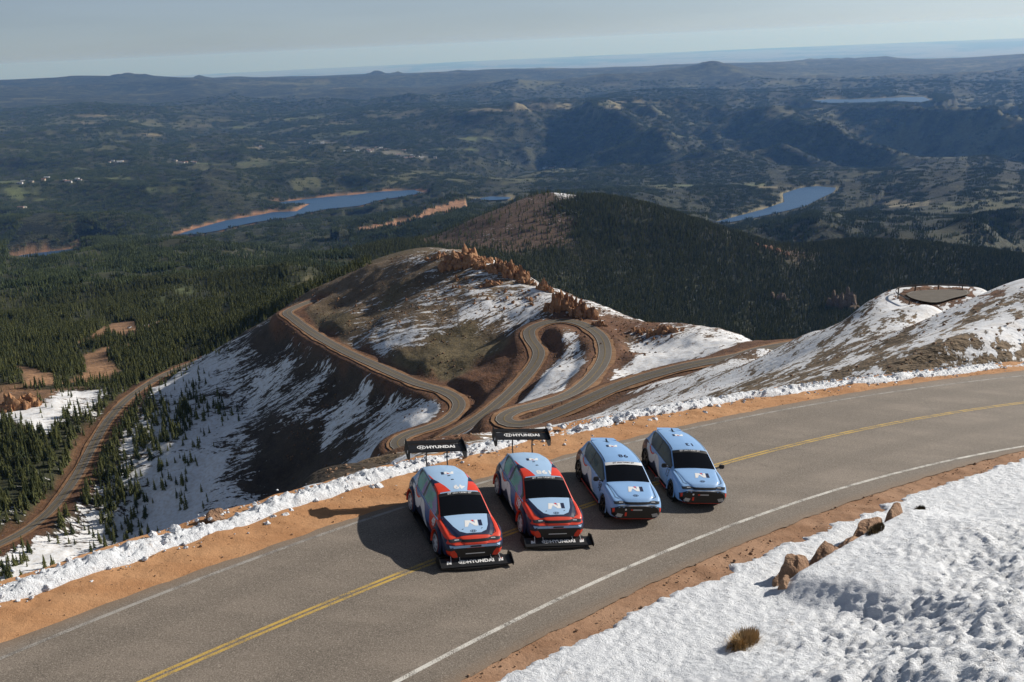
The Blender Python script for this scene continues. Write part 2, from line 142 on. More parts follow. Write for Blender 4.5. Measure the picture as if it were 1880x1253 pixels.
PEAKS = [[-8829,24451,71,284],[-9135,24338,43,427],[-8490,24570,71,171],[-9023,24380,43,142],[-7419,25955,89,222],[-3451,28786,111,222],[-2853,28850,79,159],[4289,20032,67,381],[3962,20099,34,449],[9418,31603,72,722],[10629,31216,90,903],[9537,18685,138,459],[-3695,9581,85,135],[-1619,9112,61,280],[-4520,17407,138,295],[-3908,17553,89,345],[-3697,18620,94,416],[-2909,10366,53,295],[-370,9137,50,201],[537,8624,43,190],[1109,25464,56,418],[-1123,27467,60,376],[1196,3542,21,83],[1230,7433,25,249],[-883,7191,32,280],[-1616,8197,32,276]]
PADS = [{"z":-31.5,"pts":[[67.6,169.5],[69.7,175.5],[73.1,179.9],[78.0,180.7],[86.4,179.0],[84.5,172.7],[78.9,169.0],[73.8,166.1],[70.6,167.4]]}]
RAIL = [[69.96, 168.7, -31.5], [69.64, 171.08, -31.5], [69.58, 173.47, -31.5], [70.45, 175.75, -31.5], [71.7, 177.18, -31.5], [73.21, 177.94, -31.5], [75.87, 178.06, -31.5], [78.75, 177.72, -31.5], [81.54, 177.18, -31.5], [83.86, 176.1, -31.5]]
BEND = [[71.82, 174.67, -31.5], [73.26, 176.05, -31.5], [75.24, 176.5, -31.5], [78.26, 176.55, -31.5], [81.3, 176.18, -31.5], [83.23, 175.39, -31.5], [82.49, 172.66, -31.5], [78.49, 170.23, -31.5], [74.76, 167.82, -31.5], [73.14, 168.5, -31.5], [71.9, 170.66, -31.5], [71.54, 172.71, -31.5]]
COVER = [[-130.7,693.1,0.1,0,"gravel"],[-112.2,679.2,0.31,0,"gravel"],[-86.4,659.9,0.31,0,"gravel"],[-59.6,602.7,0.36,0,"gravel"],[-62.9,650.0,0.36,0,"gravel"],[-35.9,617.1,0.44000000000000006,0,"gravel"],[-34.7,582.8,0.45999999999999996,0,"gravel"],[-11.5,577.5,0.54,0,"gravel"],[-20.8,543.1,0.56,0,"gravel"],[-75.6,558.2,0.52,0,"gravel"],[-61.2,522.7,0.56,0,"gravel"],[-99.7,616.1,0.28,0,"gravel"],[-84.4,607.0,0.36,0,"gravel"],[-11.5,602.9,0.51,0,"gravel"],[4.3,559.0,0.58,0,"gravel"],[-36.7,551.1,0.41000000000000003,0,"gravel"],[-39.8,491.9,0.04,0,"grass"],[-26.5,517.9,0.28,0,"grass"],[-17.1,488.2,0.28,0,"grass"],[-48.4,492.9,0.06,0,"grass"],[-31.1,483.1,0.02,0,"grass"],[-73.8,605.9,0.1,0,"grass"],[-112.2,604.8,0.03,0,"grass"],[14.3,529.7,0.76,0,"snowy"],[6.4,519.5,0.66,0,"snowy"],[20.0,556.7,0.66,0,"snowy"],[24.8,529.5,0.51,0,"snowy"],[-3.0,475.5,0.0,0,"red"],[-13.7,446.2,0.0,0,"red"],[-21.7,446.8,0.0,0,"red"],[-0.7,442.0,0.02,0,"red"],[-9.6,418.4,0.12,0,"red"],[-18.7,425.6,0.1,0,"red"],[19.5,484.9,0.0,0,"red"],[17.4,473.0,0.05,0,"red"],[19.9,326.6,0.0,0,"red"],[12.1,325.2,0.0,0,"red"],[95.4,374.1,0.12,0,"red"],[88.6,386.8,0.25,0,"red"],[47.5,438.0,0.25,0,"red"],[52.0,478.1,0.1,0,"red"],[62.1,493.1,0.2,0,"red"],[32.8,477.8,0.66,0,"snowy"],[22.6,423.2,0.85,0,"snowy"],[9.3,394.8,0.75,0,"snowy"],[13.6,415.2,0.9,0,"snowy"],[27.9,448.7,0.7,0,"snowy"],[2.9,343.6,0.8,0,"snowy"],[62.8,458.2,0.85,0,"snowy"],[59.2,471.2,0.6,0,"snowy"],[61.6,414.4,0.95,0,"snowy"],[77.3,436.1,0.85,0,"snowy"],[74.2,463.4,0.6,0,"snowy"],[35.1,387.3,0.76,0,"snowy"],[42.1,352.2,0.92,0,"snowy"],[72.0,406.0,0.85,0,"snowy"],[81.9,408.8,0.8,0,"snowy"],[20.4,98.8,0.56,0,"gravel"],[18.3,153.4,0.48,0,"gravel"],[6.5,153.9,0.7100000000000001,0,"gravel"],[46.7,107.5,0.46,0,"gravel"],[51.0,98.4,0.5,0,"gravel"],[31.8,98.6,0.44,0,"gravel"],[37.7,142.5,0.52,0,"gravel"],[41.0,105.0,0.42,0,"gravel"],[49.2,168.2,0.52,0,"gravel"],[36.8,78.1,0.46,0,"gravel"],[42.6,79.7,0.56,0,"gravel"],[53.9,151.8,0.52,0,"gravel"],[63.1,157.9,0.52,0,"gravel"],[13.8,153.9,0.68,0,"gravel"],[38.7,164.1,0.56,0,"gravel"],[28.5,192.1,0.62,0,"gravel"],[41.2,231.9,0.68,0,"gravel"],[-66.8,473.6,0.36,0,"scree"],[-103.1,522.7,0.45999999999999996,0,"scree"],[-122.5,564.3,0.28,0,"scree"],[-134.1,592.1,0.05,0,"scree"],[-143.1,560.9,0.7100000000000001,0,"scree"],[-82.9,484.0,0.7100000000000001,0,"scree"],[-91.7,481.5,0.76,0,"scree"],[-162.3,568.8,0.62,0,"scree"],[-180.9,575.4,0.72,0,"scree"],[-109.9,483.9,0.28,0,"scree"],[-92.4,446.6,0.05,0,"scree"],[-124.3,465.2,0.08,0,"scree"],[-153.7,506.2,0.66,0,"scree"],[-139.6,512.5,0.45999999999999996,0,"scree"],[-41.5,429.4,0.78,0,"scree"],[-57.0,429.2,0.66,0,"scree"],[-66.4,418.6,0.76,0,"scree"],[-136.6,444.6,0.76,0,"scree"],[-110.9,440.3,0.08,0,"scree"],[-82.8,458.7,0.38,0,"scree"],[-65.7,458.4,0.61,0,"scree"],[-53.8,451.6,0.45999999999999996,0,"scree"],[-113.7,509.3,0.61,0,"scree"],[-139.5,580.1,0.28,0,"scree"],[-156.1,608.0,0.1,0,"scree"],[-117.7,477.2,0.1,0,"scree"],[-15.3,67.6,0.05,0,"scree"],[-138.4,465.4,0.41000000000000003,0,"scree"],[-88.1,505.6,0.1,0,"scree"],[-14.8,100.0,0.36,0,"gravel"],[-10.9,58.8,0.41000000000000003,0,"gravel"],[-8.7,99.6,0.45999999999999996,0,"gravel"],[-5.7,142.2,0.45999999999999996,0,"gravel"],[-13.7,101.0,0.56,0,"gravel"],[-10.0,47.8,0.45999999999999996,0,"gravel"],[-8.0,139.3,0.1,0,"red"],[-8.8,315.4,0.1,0,"red"],[-202.9,535.8,0.75,0.9,"scree"],[-196.5,496.5,0.7,0.9,"scree"],[-193.6,559.3,0.75,0.9,"scree"],[-203.7,481.2,0.6,0.9,"scree"],[-214.4,463.1,0.5,0.9,"scree"],[-232.8,576.5,0.4,0.9,"scree"],[-178.9,553.9,0.85,0.45,"scree"],[-177.0,502.8,0.85,0.45,"scree"],[-174.7,472.1,0.85,0.45,"scree"],[-180.1,450.8,0.9,0.45,"scree"],[-195.3,589.6,0.75,0.45,"scree"],[-204.4,448.5,0.8,0.45,"scree"],[-166.3,518.9,0.85,0.12,"scree"],[-161.4,476.3,0.85,0.12,"scree"],[-163.9,443.6,0.95,0.12,"scree"],[-204.8,610.5,0.8,0.12,"scree"],[-180.5,601.0,0.66,0,"scree"],[-162.5,602.9,0.45999999999999996,0,"scree"],[-149.3,613.2,0.1,0,"scree"],[-218.7,399.4,0.95,0,"scree"],[-210.5,413.7,0.9,0,"scree"],[-227.6,398.1,0.8,0.5,"scree"],[-213.1,403.0,0.9,0.5,"scree"],[-239.3,508.1,0.2,1,"forest"],[-265.2,536.0,0.2,1,"forest"],[-258.9,493.3,0.25,1,"forest"],[-275.7,492.4,0.25,1,"forest"],[-253.2,460.8,0.3,1,"forest"],[-266.2,553.6,0.2,1,"forest"],[-257.3,597.4,0.3,1,"forest"],[-291.9,528.2,0.2,1,"forest"],[-272.0,663.7,0.2,1,"forest"],[-289.0,570.0,1,0.16,"snowy"],[-280.7,581.1,1,0.16,"snowy"],[-290.7,559.4,1,0.16,"snowy"],[-273.4,603.8,0.85,0.16,"snowy"],[-277.5,558.1,1,0.16,"snowy"],[-321.8,603.2,0.15,0.1,"rock"],[-324.3,626.6,0.1,0.1,"rock"],[-352.8,652.3,0.1,1,"forest"],[-321.3,663.9,0.15,1,"forest"],[-376.2,813.0,0.0,1,"forest"],[-288.8,792.1,0.0,1,"forest"],[-238.7,779.3,0.0,1,"forest"],[-299.5,758.8,0.0,1,"forest"],[-222.9,807.7,0.0,1,"forest"],[-382.0,911.1,0,1,"forest"],[-441.1,881.8,0.0,1,"forest"],[-300.8,901.2,0.0,1,"forest"],[-589.4,1113.0,0,1,"forest"],[-556.0,1256.5,0,1,"forest"],[-456.8,1276.9,0,1,"forest"],[-363.9,1280.1,0,1,"forest"],[-313.4,1347.0,0,1,"forest"],[-316.8,1813.9,0,1,"forest"],[-247.1,1911.0,0,1,"forest"],[-189.4,1985.6,0,1,"forest"],[-248.6,1012.8,0,1,"forest"],[-1159.0,2234.9,0,1,"forest"],[-750.2,1838.1,0,1,"forest"],[-605.3,2040.2,0,1,"forest"],[-737.9,3484.7,0,1,"forest"],[-449.1,3523.8,0,1,"forest"],[-1630.3,3176.6,0,1,"forest"],[-1371.5,3405.2,0,1,"forest"],[-1163.7,4120.4,0,1,"forest"],[-800.1,4397.1,0,1,"forest"],[-70.4,2099.2,0.1,0.12,"redrock"],[-35.2,2139.5,0.12,0.12,"redrock"],[13.3,2194.5,0.12,0.12,"redrock"],[64.2,2258.9,0.12,0.12,"redrock"],[103.3,2294.7,0.15,0.12,"redrock"],[-92.9,2061.5,0.1,0.12,"redrock"],[-35.5,2074.1,0.2,0.12,"redrock"],[36.3,2156.0,0.2,0.12,"redrock"],[126.3,2301.3,0.75,0.12,"redrock"],[102.8,2085.6,0.15,0.25,"redrock"],[67.5,2069.2,0.1,0.25,"redrock"],[128.7,2123.5,0.25,0.25,"redrock"],[21.7,2068.9,0.2,0.25,"redrock"],[-13.3,2015.3,0.1,0.25,"redrock"],[208.9,2220.7,0.0,1,"forest"],[156.4,2175.3,0.25,1,"forest"],[73.2,1958.5,0.1,1,"forest"],[-3.0,1923.7,0.1,1,"forest"],[172.1,2088.3,0.1,1,"forest"],[255.8,2108.9,0.0,1,"forest"],[302.9,2033.7,0.0,1,"forest"],[280.3,1883.5,0.0,1,"forest"],[391.9,1911.7,0.0,1,"forest"],[356.0,1732.8,0.0,1,"forest"],[372.9,2110.7,0.0,1,"forest"],[506.9,1940.6,0,1,"forest"],[496.1,1704.4,0,1,"forest"],[686.1,1984.4,0,1,"forest"],[830.4,1929.3,0,1,"forest"],[969.8,1819.9,0,1,"forest"],[64.6,171.8,0,1,"forest"],[228.2,1660.8,0.16,1,"forest"],[198.2,1811.6,0.16,1,"forest"],[1038.5,1955.3,0,1,"forest"],[690.7,2183.1,0,1,"forest"],[547.7,2103.3,0.0,1,"forest"],[573.0,2109.2,0.1,0.5,"redrock"],[71.6,176.9,0.15,0,"red"],[80.4,179.1,0.1,0,"red"],[85.8,178.9,0.4,0,"red"],[72.3,169.2,0.55,0,"red"],[55.8,114.1,0.6,0,"red"],[65.3,167.3,0.75,0,"snowy"],[62.5,166.1,0.75,0,"snowy"],[59.4,167.8,0.7,0,"snowy"],[67.1,168.3,0.6,0,"snowy"],[62.8,172.2,0.7,0,"snowy"],[66.3,171.1,0.5,0,"snowy"],[1087.3,5328.7,0,1,"forest"],[1368.3,3692.9,0,1,"forest"],[1671.7,3176.0,0,1,"forest"],[2021.1,5479.2,0,1,"forest"],[2462.8,4704.9,0,1,"forest"],[906.2,6078.2,0,1,"forest"],[282.8,7079.0,0,1,"forest"],[-275.3,6573.7,0,1,"forest"],[-1305.5,7390.6,0,1,"forest"],[-2176.9,6401.8,0,1,"forest"],[-3858.0,7705.5,0,1,"forest"],[-1963.7,5695.9,0,1,"forest"],[-2559.7,5039.4,0,1,"forest"]]
PATCH = [["meadow",[[-2990,6677],[-2997,6620],[-3054,6563],[-3141,6515],[-3240,6496],[-3323,6508],[-3369,6547],[-3366,6606],[-3314,6668],[-3223,6711],[-3119,6728],[-3035,6717]]],["meadow",[[-3102,6811],[-3121,6773],[-3194,6728],[-3301,6687],[-3700,7221],[-3827,7277],[-3912,7371],[-3997,7607],[-3947,7717],[-3779,7670],[-3533,7455],[-3143,6827]]],["meadow",[[-2849,6484],[-2862,6445],[-2927,6418],[-3024,6403],[-3121,6388],[-3197,6391],[-3235,6415],[-3224,6453],[-3168,6497],[-3082,6538],[-2984,6554],[-2897,6531]]],["meadow",[[-2554,6622],[-2569,6601],[-2640,6628],[-2748,6694],[-2857,6762],[-2930,6793],[-2964,6825],[-2958,6868],[-2912,6906],[-2827,6905],[-2704,6805],[-2602,6694]]],["meadow",[[-2594,7138],[-2594,7079],[-2638,7046],[-2701,7011],[-2762,6976],[-2829,7007],[-2889,7108],[-2890,7163],[-2840,7184],[-2763,7183],[-2680,7168],[-2623,7164]]],["tan",[[-3775,11333],[-3779,11269],[-3820,11193],[-3883,11114],[-3958,11077],[-4031,11104],[-4067,11144],[-4061,11196],[-4015,11254],[-3945,11312],[-3872,11361],[-3810,11372]]],["tan",[[-5097,13615],[-5093,13493],[-5095,13209],[-5267,13272],[-5442,13342],[-5576,13406],[-5648,13486],[-5640,13567],[-5544,13607],[-5377,13567],[-5259,13651],[-5157,13670]]],["tan",[[-4952,12537],[-4956,12478],[-5036,12493],[-5161,12554],[-5299,12647],[-5415,12748],[-5479,12839],[-5472,12892],[-5398,12896],[-5276,12850],[-5141,12767],[-5021,12649]]],["tan",[[-4508,11161],[-4518,11135],[-4559,11099],[-4618,11065],[-4682,11043],[-5127,11957],[-5155,11976],[-5146,12008],[-5103,12045],[-5031,12065],[-4949,12059],[-4880,12031]]],["meadow",[[-2164,8443],[-2194,8412],[-2275,8347],[-2388,8269],[-2604,8541],[-2690,8496],[-2728,8503],[-2704,8545],[-2628,8627],[-2502,8674],[-2355,8648],[-2229,8552]]],["meadow",[[-2197,13682],[-2167,13142],[-2299,13016],[-2504,12998],[-2731,13086],[-2907,13190],[-2981,13264],[-2932,13304],[-2820,13515],[-2643,13723],[-2441,13823],[-2271,13776]]],["meadow",[[-2954,12791],[-3009,12792],[-3181,12878],[-3406,12951],[-3641,13052],[-3788,13035],[-3846,13047],[-3802,13090],[-3676,13188],[-3446,13115],[-3219,13043],[-3034,12902]]],["meadow",[[-1478,11144],[-1513,11073],[-1624,11021],[-1781,10984],[-1938,10952],[-2053,10931],[-2101,10956],[-2072,11033],[-1971,11137],[-1821,11229],[-1665,11296],[-1536,11244]]],["town",[[-874,9281],[-909,9224],[-1017,9207],[-1160,9176],[-1300,9141],[-1399,9100],[-1437,9108],[-1618,10549],[-1481,10460],[-1292,10283],[-1028,9368],[-917,9332]]],["town",[[-623,8882],[-636,8691],[-702,8656],[-825,8981],[-930,9075],[-1005,9133],[-1035,9183],[-1013,9231],[-942,9256],[-844,9269],[-745,9255],[-666,9144]]],["tan",[[-2366,9966],[-2362,9907],[-2370,9840],[-2389,9791],[-2420,9788],[-2454,9835],[-2476,9892],[-2481,9949],[-2470,10004],[-2445,10034],[-2414,10040],[-2386,10016]]],["town",[[-1629,10704],[-1675,10698],[-1803,10708],[-1972,10688],[-2137,10659],[-2255,10625],[-2300,10626],[-2263,10669],[-2150,10730],[-1987,10786],[-1814,10783],[-1681,10742]]],["tan",[[593,12420],[530,12423],[337,11636],[118,11423],[-95,11389],[-253,11483],[-315,11687],[-273,12432],[-95,11496],[120,11512],[364,12522],[533,12477]]],["tan",[[1056,11020],[1017,11109],[913,11440],[766,12012],[595,12467],[451,12518],[399,12557],[454,12570],[601,12553],[804,12588],[924,11571],[1023,11174]]],["tan",[[2173,11978],[2112,11974],[1938,11913],[1701,11813],[1484,11844],[1290,11559],[1218,11428],[1337,11973],[1497,11948],[1716,11917],[1945,11955],[2117,12002]]],["tan",[[880,12711],[830,12645],[700,12538],[535,12578],[368,12618],[226,11611],[185,11605],[227,11654],[373,12751],[539,12646],[706,12632],[836,12725]]],["tan",[[1459,11402],[1415,11383],[1213,10589],[1099,10864],[982,11188],[896,11484],[864,11608],[899,11520],[986,11230],[1108,10952],[1304,11386],[1418,11406]]],["meadow",[[-456,1312],[-453,1293],[-458,1283],[-470,1284],[-487,1300],[-505,1325],[-518,1352],[-529,1390],[-539,1443],[-503,1379],[-482,1356],[-466,1334]]],["meadow",[[-453,1423],[-453,1410],[-460,1400],[-472,1393],[-516,1480],[-542,1522],[-551,1537],[-548,1543],[-536,1540],[-515,1524],[-474,1444],[-460,1434]]],["meadow",[[-440,1378],[-434,1352],[-437,1342],[-445,1345],[-455,1352],[-465,1366],[-472,1381],[-475,1396],[-473,1409],[-467,1414],[-458,1410],[-449,1399]]],["tan",[[-285,1368],[-288,1357],[-291,1352],[-294,1352],[-295,1358],[-294,1368],[-291,1379],[-288,1388],[-284,1393],[-282,1393],[-281,1388],[-282,1379]]],["tan",[[1951,4580],[1908,4510],[1855,4472],[1810,4490],[1831,4677],[1988,5192],[1993,5250],[2015,5267],[2053,5251],[2095,5205],[2129,5139],[1974,4668]]],["meadow",[[1547,5880],[1525,5841],[1486,5820],[1442,5822],[1590,6625],[1559,6650],[1555,6692],[1580,6743],[1629,6788],[1686,6809],[1737,6805],[1547,5928]]],["meadow",[[1270,6584],[1236,6505],[1174,6451],[1114,6512],[1053,6579],[1010,6645],[999,6698],[1022,6723],[1076,6723],[1155,6755],[1224,6727],[1264,6656]]],["tan",[[1756,5800],[1737,5796],[1678,5752],[1609,5731],[1544,5725],[1503,5745],[1496,5782],[1520,5808],[1569,5817],[1635,5827],[1701,5832],[1743,5816]]],["tan",[[1166,4817],[1157,4806],[1136,4793],[1110,4782],[1084,4775],[1069,4785],[1073,4834],[1084,4855],[1105,4867],[1129,4866],[1143,4823],[1160,4822]]],["meadow",[[-1921,6348],[-1940,6333],[-2000,6322],[-2083,6316],[-2173,6328],[-2246,6361],[-2278,6387],[-2257,6394],[-2188,6380],[-2097,6367],[-2011,6366],[-1948,6363]]],["meadow",[[-2056,6278],[-2063,6263],[-2091,6253],[-2134,6254],[-2181,6267],[-2219,6290],[-2237,6309],[-2228,6319],[-2196,6318],[-2151,6312],[-2106,6304],[-2071,6293]]],["meadow",[[-1898,6530],[-1909,6501],[-1950,6464],[-2017,6455],[-2263,7002],[-2351,7101],[-2383,7138],[-2366,7151],[-2302,7126],[-2171,6955],[-1957,6492],[-1915,6524]]],["meadow",[[-3220,8006],[-3229,7941],[-3308,7905],[-3464,7970],[-3614,8020],[-3739,8087],[-3802,8150],[-3769,8158],[-3660,8130],[-3517,8102],[-3380,8085],[-3275,8060]]],["town",[[-2609,8643],[-2619,8611],[-2656,8567],[-2709,8514],[-2767,8482],[-2809,8459],[-2830,8469],[-2826,8514],[-2792,8567],[-2738,8614],[-2680,8650],[-2632,8658]]],["town",[[-3036,8290],[-3048,8273],[-3093,8262],[-3169,8286],[-3239,8296],[-3289,8299],[-3310,8308],[-3298,8326],[-3256,8345],[-3191,8350],[-3118,8334],[-3062,8315]]],["meadow",[[-1507,8088],[-1513,7930],[-1597,7881],[-1716,7840],[-1978,8418],[-2086,8454],[-2124,8461],[-2093,8489],[-1992,8487],[-1809,8275],[-1675,8273],[-1536,8057]]],["meadow",[[40,10737],[1,10700],[-103,10625],[-244,10546],[-384,10486],[-486,10463],[-524,10492],[-488,10532],[-387,10593],[-244,10599],[-103,10678],[2,10731]]],["meadow",[[-293,10093],[-322,10060],[-400,10033],[-505,9957],[-608,9897],[-684,9864],[-712,9871],[-687,9929],[-613,9992],[-509,10075],[-402,10108],[-322,10096]]],["town",[[613,9859],[538,8978],[481,8913],[460,10038],[380,10072],[319,10034],[297,10024],[320,10071],[383,10134],[465,10126],[540,9983],[595,9911]]],["meadow",[[3219,7586],[3201,7603],[3172,7696],[3125,7817],[3072,7928],[3033,8013],[3022,8054],[3039,8031],[3085,7963],[3141,7860],[3189,7741],[3223,7656]]],["dirt",[[-397.1,903.5],[-423.3,986.6],[-453.5,1095.4],[-425.4,1079.8],[-373.6,961.9],[-358.1,913.9],[-376.5,917.3],[-398.3,939.0]]],["dirt",[[-369.8,970.9],[-379.8,1038.6],[-362.9,1050.5],[-348.6,1016.5],[-347.0,961.4],[-356.1,948.1]]],["dirt",[[-315.0,657.9],[-312.1,686.9],[-312.8,721.6],[-293.8,695.2],[-292.1,675.7],[-305.2,669.9]]]]
LANES = [[[-345.4, 861.7, -230.4], [-359.4, 853.4, -230.3], [-361.5, 831.9, -228.5], [-332.6, 762.4, -216.3], [-300.9, 698.1, -203.6]], [[-411.5, 781.0, -222.3], [-389.2, 761.2, -218.7], [-335.1, 668.5, -195.3], [-326.8, 651.6, -194.8]], [[-395.7, 900.3, -235.5], [-409.0, 979.0, -245.7], [-415.7, 1054.6, -259.6]]]
OUTCROPS = [[-26.3, 625.6, 27.3, 11.2, 16, "long row of orange rock pinnacles on the top of the ridge", -2.4], [-5.7, 602.8, 14.2, 9.5, 9, "orange crag left of the saddle on the ridge crest", -0.5], [3.8, 597.6, 15.4, 12.1, 10, "group of tall orange pillars on the ridge crest", 0.4], [20.5, 566.3, 8.3, 7.7, 6, "small orange crag above the snow left of the big towers", 2.1], [27.3, 520.9, 13.6, 14.2, 11, "tall orange rock tower above the upper road bend", 3.0], [37.3, 513.6, 12.9, 12.9, 12, "broad orange rock tower right of the upper road bend", 4.2], [75.2, 472.9, 16.4, 5.5, 9, "low brown rock knob at the edge of the snowfield", 9.0], [63.9, 481.8, 7.2, 4.4, 4, "round brown boulders left of the low rock knob", 7.6], [-307.3, 577.0, 26.2, 12.7, 14, "pile of orange boulders beside the white clearing on the left", -28.0], [-11.6, 584.0, 13.1, 5.3, 7, "broken orange rocks under the ridge crest", -1.1], [-48.2, 651.8, 12.4, 4.4, 6, "low orange rocks left of the row of pinnacles", -4.2], [9.8, 582.4, 9.8, 6.6, 6, "orange crag between the pillars and the small crag", 1.0], [-16.7, 611.0, 10.3, 6.8, 6, "orange crag just right of the row of pinnacles", -1.6], [32.8, 523.8, 10.1, 11.9, 9, "orange rock pillars between the two big towers", 3.6], [45.2, 493.0, 7.3, 5.1, 6, "broken orange rocks at the right foot of the towers", 5.2], [604.8, 1753.5, 46.2, 42.0, 9, "big grey crag sticking out of the pine hill", 19.0], [501.4, 1789.0, 27.3, 27.3, 6, "small grey crag in the pine hill", 15.7], [569.4, 2073.5, 72.1, 12.0, 7, "reddish rock ledge on top of the pine hill", 15.4]]
BOULDERS = [[-22.4,594.8,2.13,1],[-26.8,599.9,2.16,1],[12.2,541.4,2.63,1],[-22.9,583.0,1.86,1],[-25.9,598.1,1.78,1],[12.6,540.5,2.7,1],[7.1,564.3,1.86,1],[-1.9,556.9,2.87,1],[11.1,563.6,2.42,1],[0.4,560.0,1.6,1],[-9.7,586.3,3.17,1],[10.0,555.8,1.82,1],[12.1,553.9,2.91,1],[9.2,557.1,2.04,1],[-3.2,568.8,1.59,1],[-18.4,569.8,1.37,1],[-32.5,590.0,1.89,1],[-6.5,571.3,1.95,1],[16.8,559.3,2.04,1],[-23.9,579.8,1.85,1],[-15.8,569.2,1.9,1],[-5.4,555.4,1.44,1],[-32.0,601.4,2.91,1],[-2.3,572.8,1.93,1],[-25.4,587.1,1.41,1],[1.5,552.1,3.04,1],[3.3,548.6,1.27,1],[-19.1,565.1,2.76,1],[-12.9,560.3,2.44,1],[7.8,561.3,1.63,1],[-11.2,585.8,2.07,1],[14.9,557.2,1.28,1],[-33.0,603.7,2.95,1],[-15.5,584.2,1.51,1],[-2.9,568.3,1.23,2],[-56.9,615.7,1.28,2],[-19.8,587.8,1.05,2],[-30.4,588.3,2.32,2],[-51.5,589.6,2.03,2],[-33.9,556.7,1.55,2],[-44.8,591.0,1.05,2],[-34.4,590.4,2.18,2],[-11.2,568.4,1.0,2],[-44.4,598.7,1.29,2],[-44.3,569.7,1.15,2],[-54.4,572.0,1.71,2],[-2.4,568.9,2.12,2],[-20.6,556.5,1.88,2],[-30.4,596.2,1.29,2],[-8.9,549.2,2.08,2],[-38.7,576.1,2.02,2],[-21.2,556.0,1.61,2],[-20.6,560.8,1.29,2],[-6.3,546.8,1.02,2],[-3.8,545.6,1.75,2],[-55.0,574.6,1.14,2],[-3.7,556.1,1.02,2],[-48.5,581.6,1.74,2],[-65.3,551.1,1.15,3],[-98.4,582.6,1.02,3],[-64.6,601.2,1.85,3],[-64.0,552.2,1.47,3],[-64.0,595.1,1.69,3],[-84.4,576.0,1.76,3],[-80.9,595.1,1.04,3],[-99.6,601.2,1.54,3],[-62.2,568.0,1.1,3],[-84.3,585.0,1.53,3],[-98.7,586.9,1.85,3],[-97.8,603.0,1.43,3],[-100.3,631.8,1.25,4],[-121.3,682.0,1.24,4],[-142.3,699.4,1.91,4],[-115.3,651.1,1.76,4],[-98.7,617.2,1.68,4],[-130.7,658.0,1.76,4],[-124.4,682.0,1.3,4],[-94.7,618.1,1.16,4],[-115.8,648.9,1.52,4],[-96.2,640.4,1.1,4],[24.5,517.4,1.59,5],[36.6,521.9,1.0,5],[22.2,512.3,1.39,5],[36.7,504.2,1.76,5],[35.0,515.5,1.34,5],[42.8,526.4,2.26,5],[23.9,511.5,2.02,5],[33.5,520.6,1.09,5],[38.6,526.3,1.89,5],[20.2,539.7,1.14,5],[40.7,537.5,2.29,5],[26.2,516.7,1.39,5],[35.1,539.6,1.53,5],[45.0,542.6,1.93,5],[62.2,482.0,0.86,6],[48.6,464.9,1.91,6],[76.7,459.1,2.06,6],[55.2,477.2,1.5,6],[69.4,466.2,1.83,6],[85.8,475.4,1.72,6],[73.0,465.3,1.64,6],[80.3,474.0,2.09,6],[64.7,477.5,2.06,6],[75.8,476.1,1.14,6],[42.4,455.5,1.57,7],[50.0,470.7,1.14,7],[50.2,479.9,1.16,7],[42.1,488.4,1.29,7],[46.2,455.7,1.07,7],[48.8,454.6,0.91,7],[37.4,431.1,1.48,7],[48.7,456.1,1.03,7]]
SPUR_ROCKS = [[-14.0,67.0,0.18],[-4.9,92.2,0.42],[-13.3,66.9,0.19],[-7.0,142.2,0.65],[-9.7,97.5,0.51],[-11.7,65.9,0.16],[-14.1,68.0,0.2],[-13.8,67.8,0.37],[-10.6,61.2,0.27],[-8.6,95.5,0.5],[-5.9,93.8,0.35],[-9.2,95.1,0.36],[-13.4,101.9,0.49],[-13.9,103.0,0.25],[-8.7,139.1,0.44],[-8.4,84.5,0.25],[-15.5,100.8,0.19],[-8.8,140.7,0.73],[-13.3,67.3,0.33],[-10.0,138.6,0.52],[-13.6,98.8,0.24],[-6.4,88.7,0.38],[-5.0,91.5,0.29],[-6.2,91.3,0.35],[-13.4,65.0,0.34],[-11.1,65.8,0.33]]
SLOPE_ROCKS = [[46.6,108.5,0.48],[30.4,88.6,0.39],[30.6,85.9,0.37],[31.4,86.1,0.45],[39.3,77.4,0.36],[36.7,80.5,0.34],[46.6,88.1,0.25],[38.1,82.9,0.35],[43.1,100.4,0.31],[30.5,103.3,0.53],[45.8,101.0,0.56],[39.4,80.7,0.2],[39.2,79.3,0.36],[36.3,129.3,0.32]]
HOUSES = [[-1230,9216,0],[-1307,9069,0],[-1296,10277,0],[-1196,9198,0],[-1205,9354,0],[-1405,8935,0],[-1286,10280,0],[-1212,9161,0],[-1166,9656,0],[-1230,9202,0],[-922,9393,0],[-1088,9371,0],[-835,9172,0],[-952,9157,0],[-876,9005,0],[-828,9002,0],[-767,9101,0],[-862,8934,0],[-724,8955,0],[-594,8737,0],[-809,9045,0],[-1906,10671,0],[-2095,10724,0],[-2029,10696,0],[-2037,10674,0],[-1909,10725,0],[-2706,8518,1],[-2629,8585,1],[-2730,8524,1],[-2785,8576,1],[-2648,8598,1],[-2685,8548,1],[-2653,8612,1],[-3164,8309,1],[-3137,8305,1],[-3232,8294,1],[-3218,8330,1],[-3150,8312,1],[-3143,8281,1],[-2923,6922,2],[-3009,6881,2],[-2945,6940,2],[-3308,7285,2],[-2987,6870,2],[-2964,6858,2],[-3131,6839,2],[398,10081,3],[512,9993,3],[492,10008,3],[469,10050,3],[428,10098,3],[-3508,7330,2],[-3243,6736,2],[-3191,6786,2],[-2955,6088,2],[-2943,6112,2],[-2341,9901,0],[-2402,10039,0],[-2385,9959,0]]
LOT_CARS = [[-371.9, 972.3], [-368.4, 978.0], [-365.3, 988.2], [-361.5, 998.2], [-383.0, 966.6]]
POSTS = [[13.2, 327.7], [16.6, 329.9]]
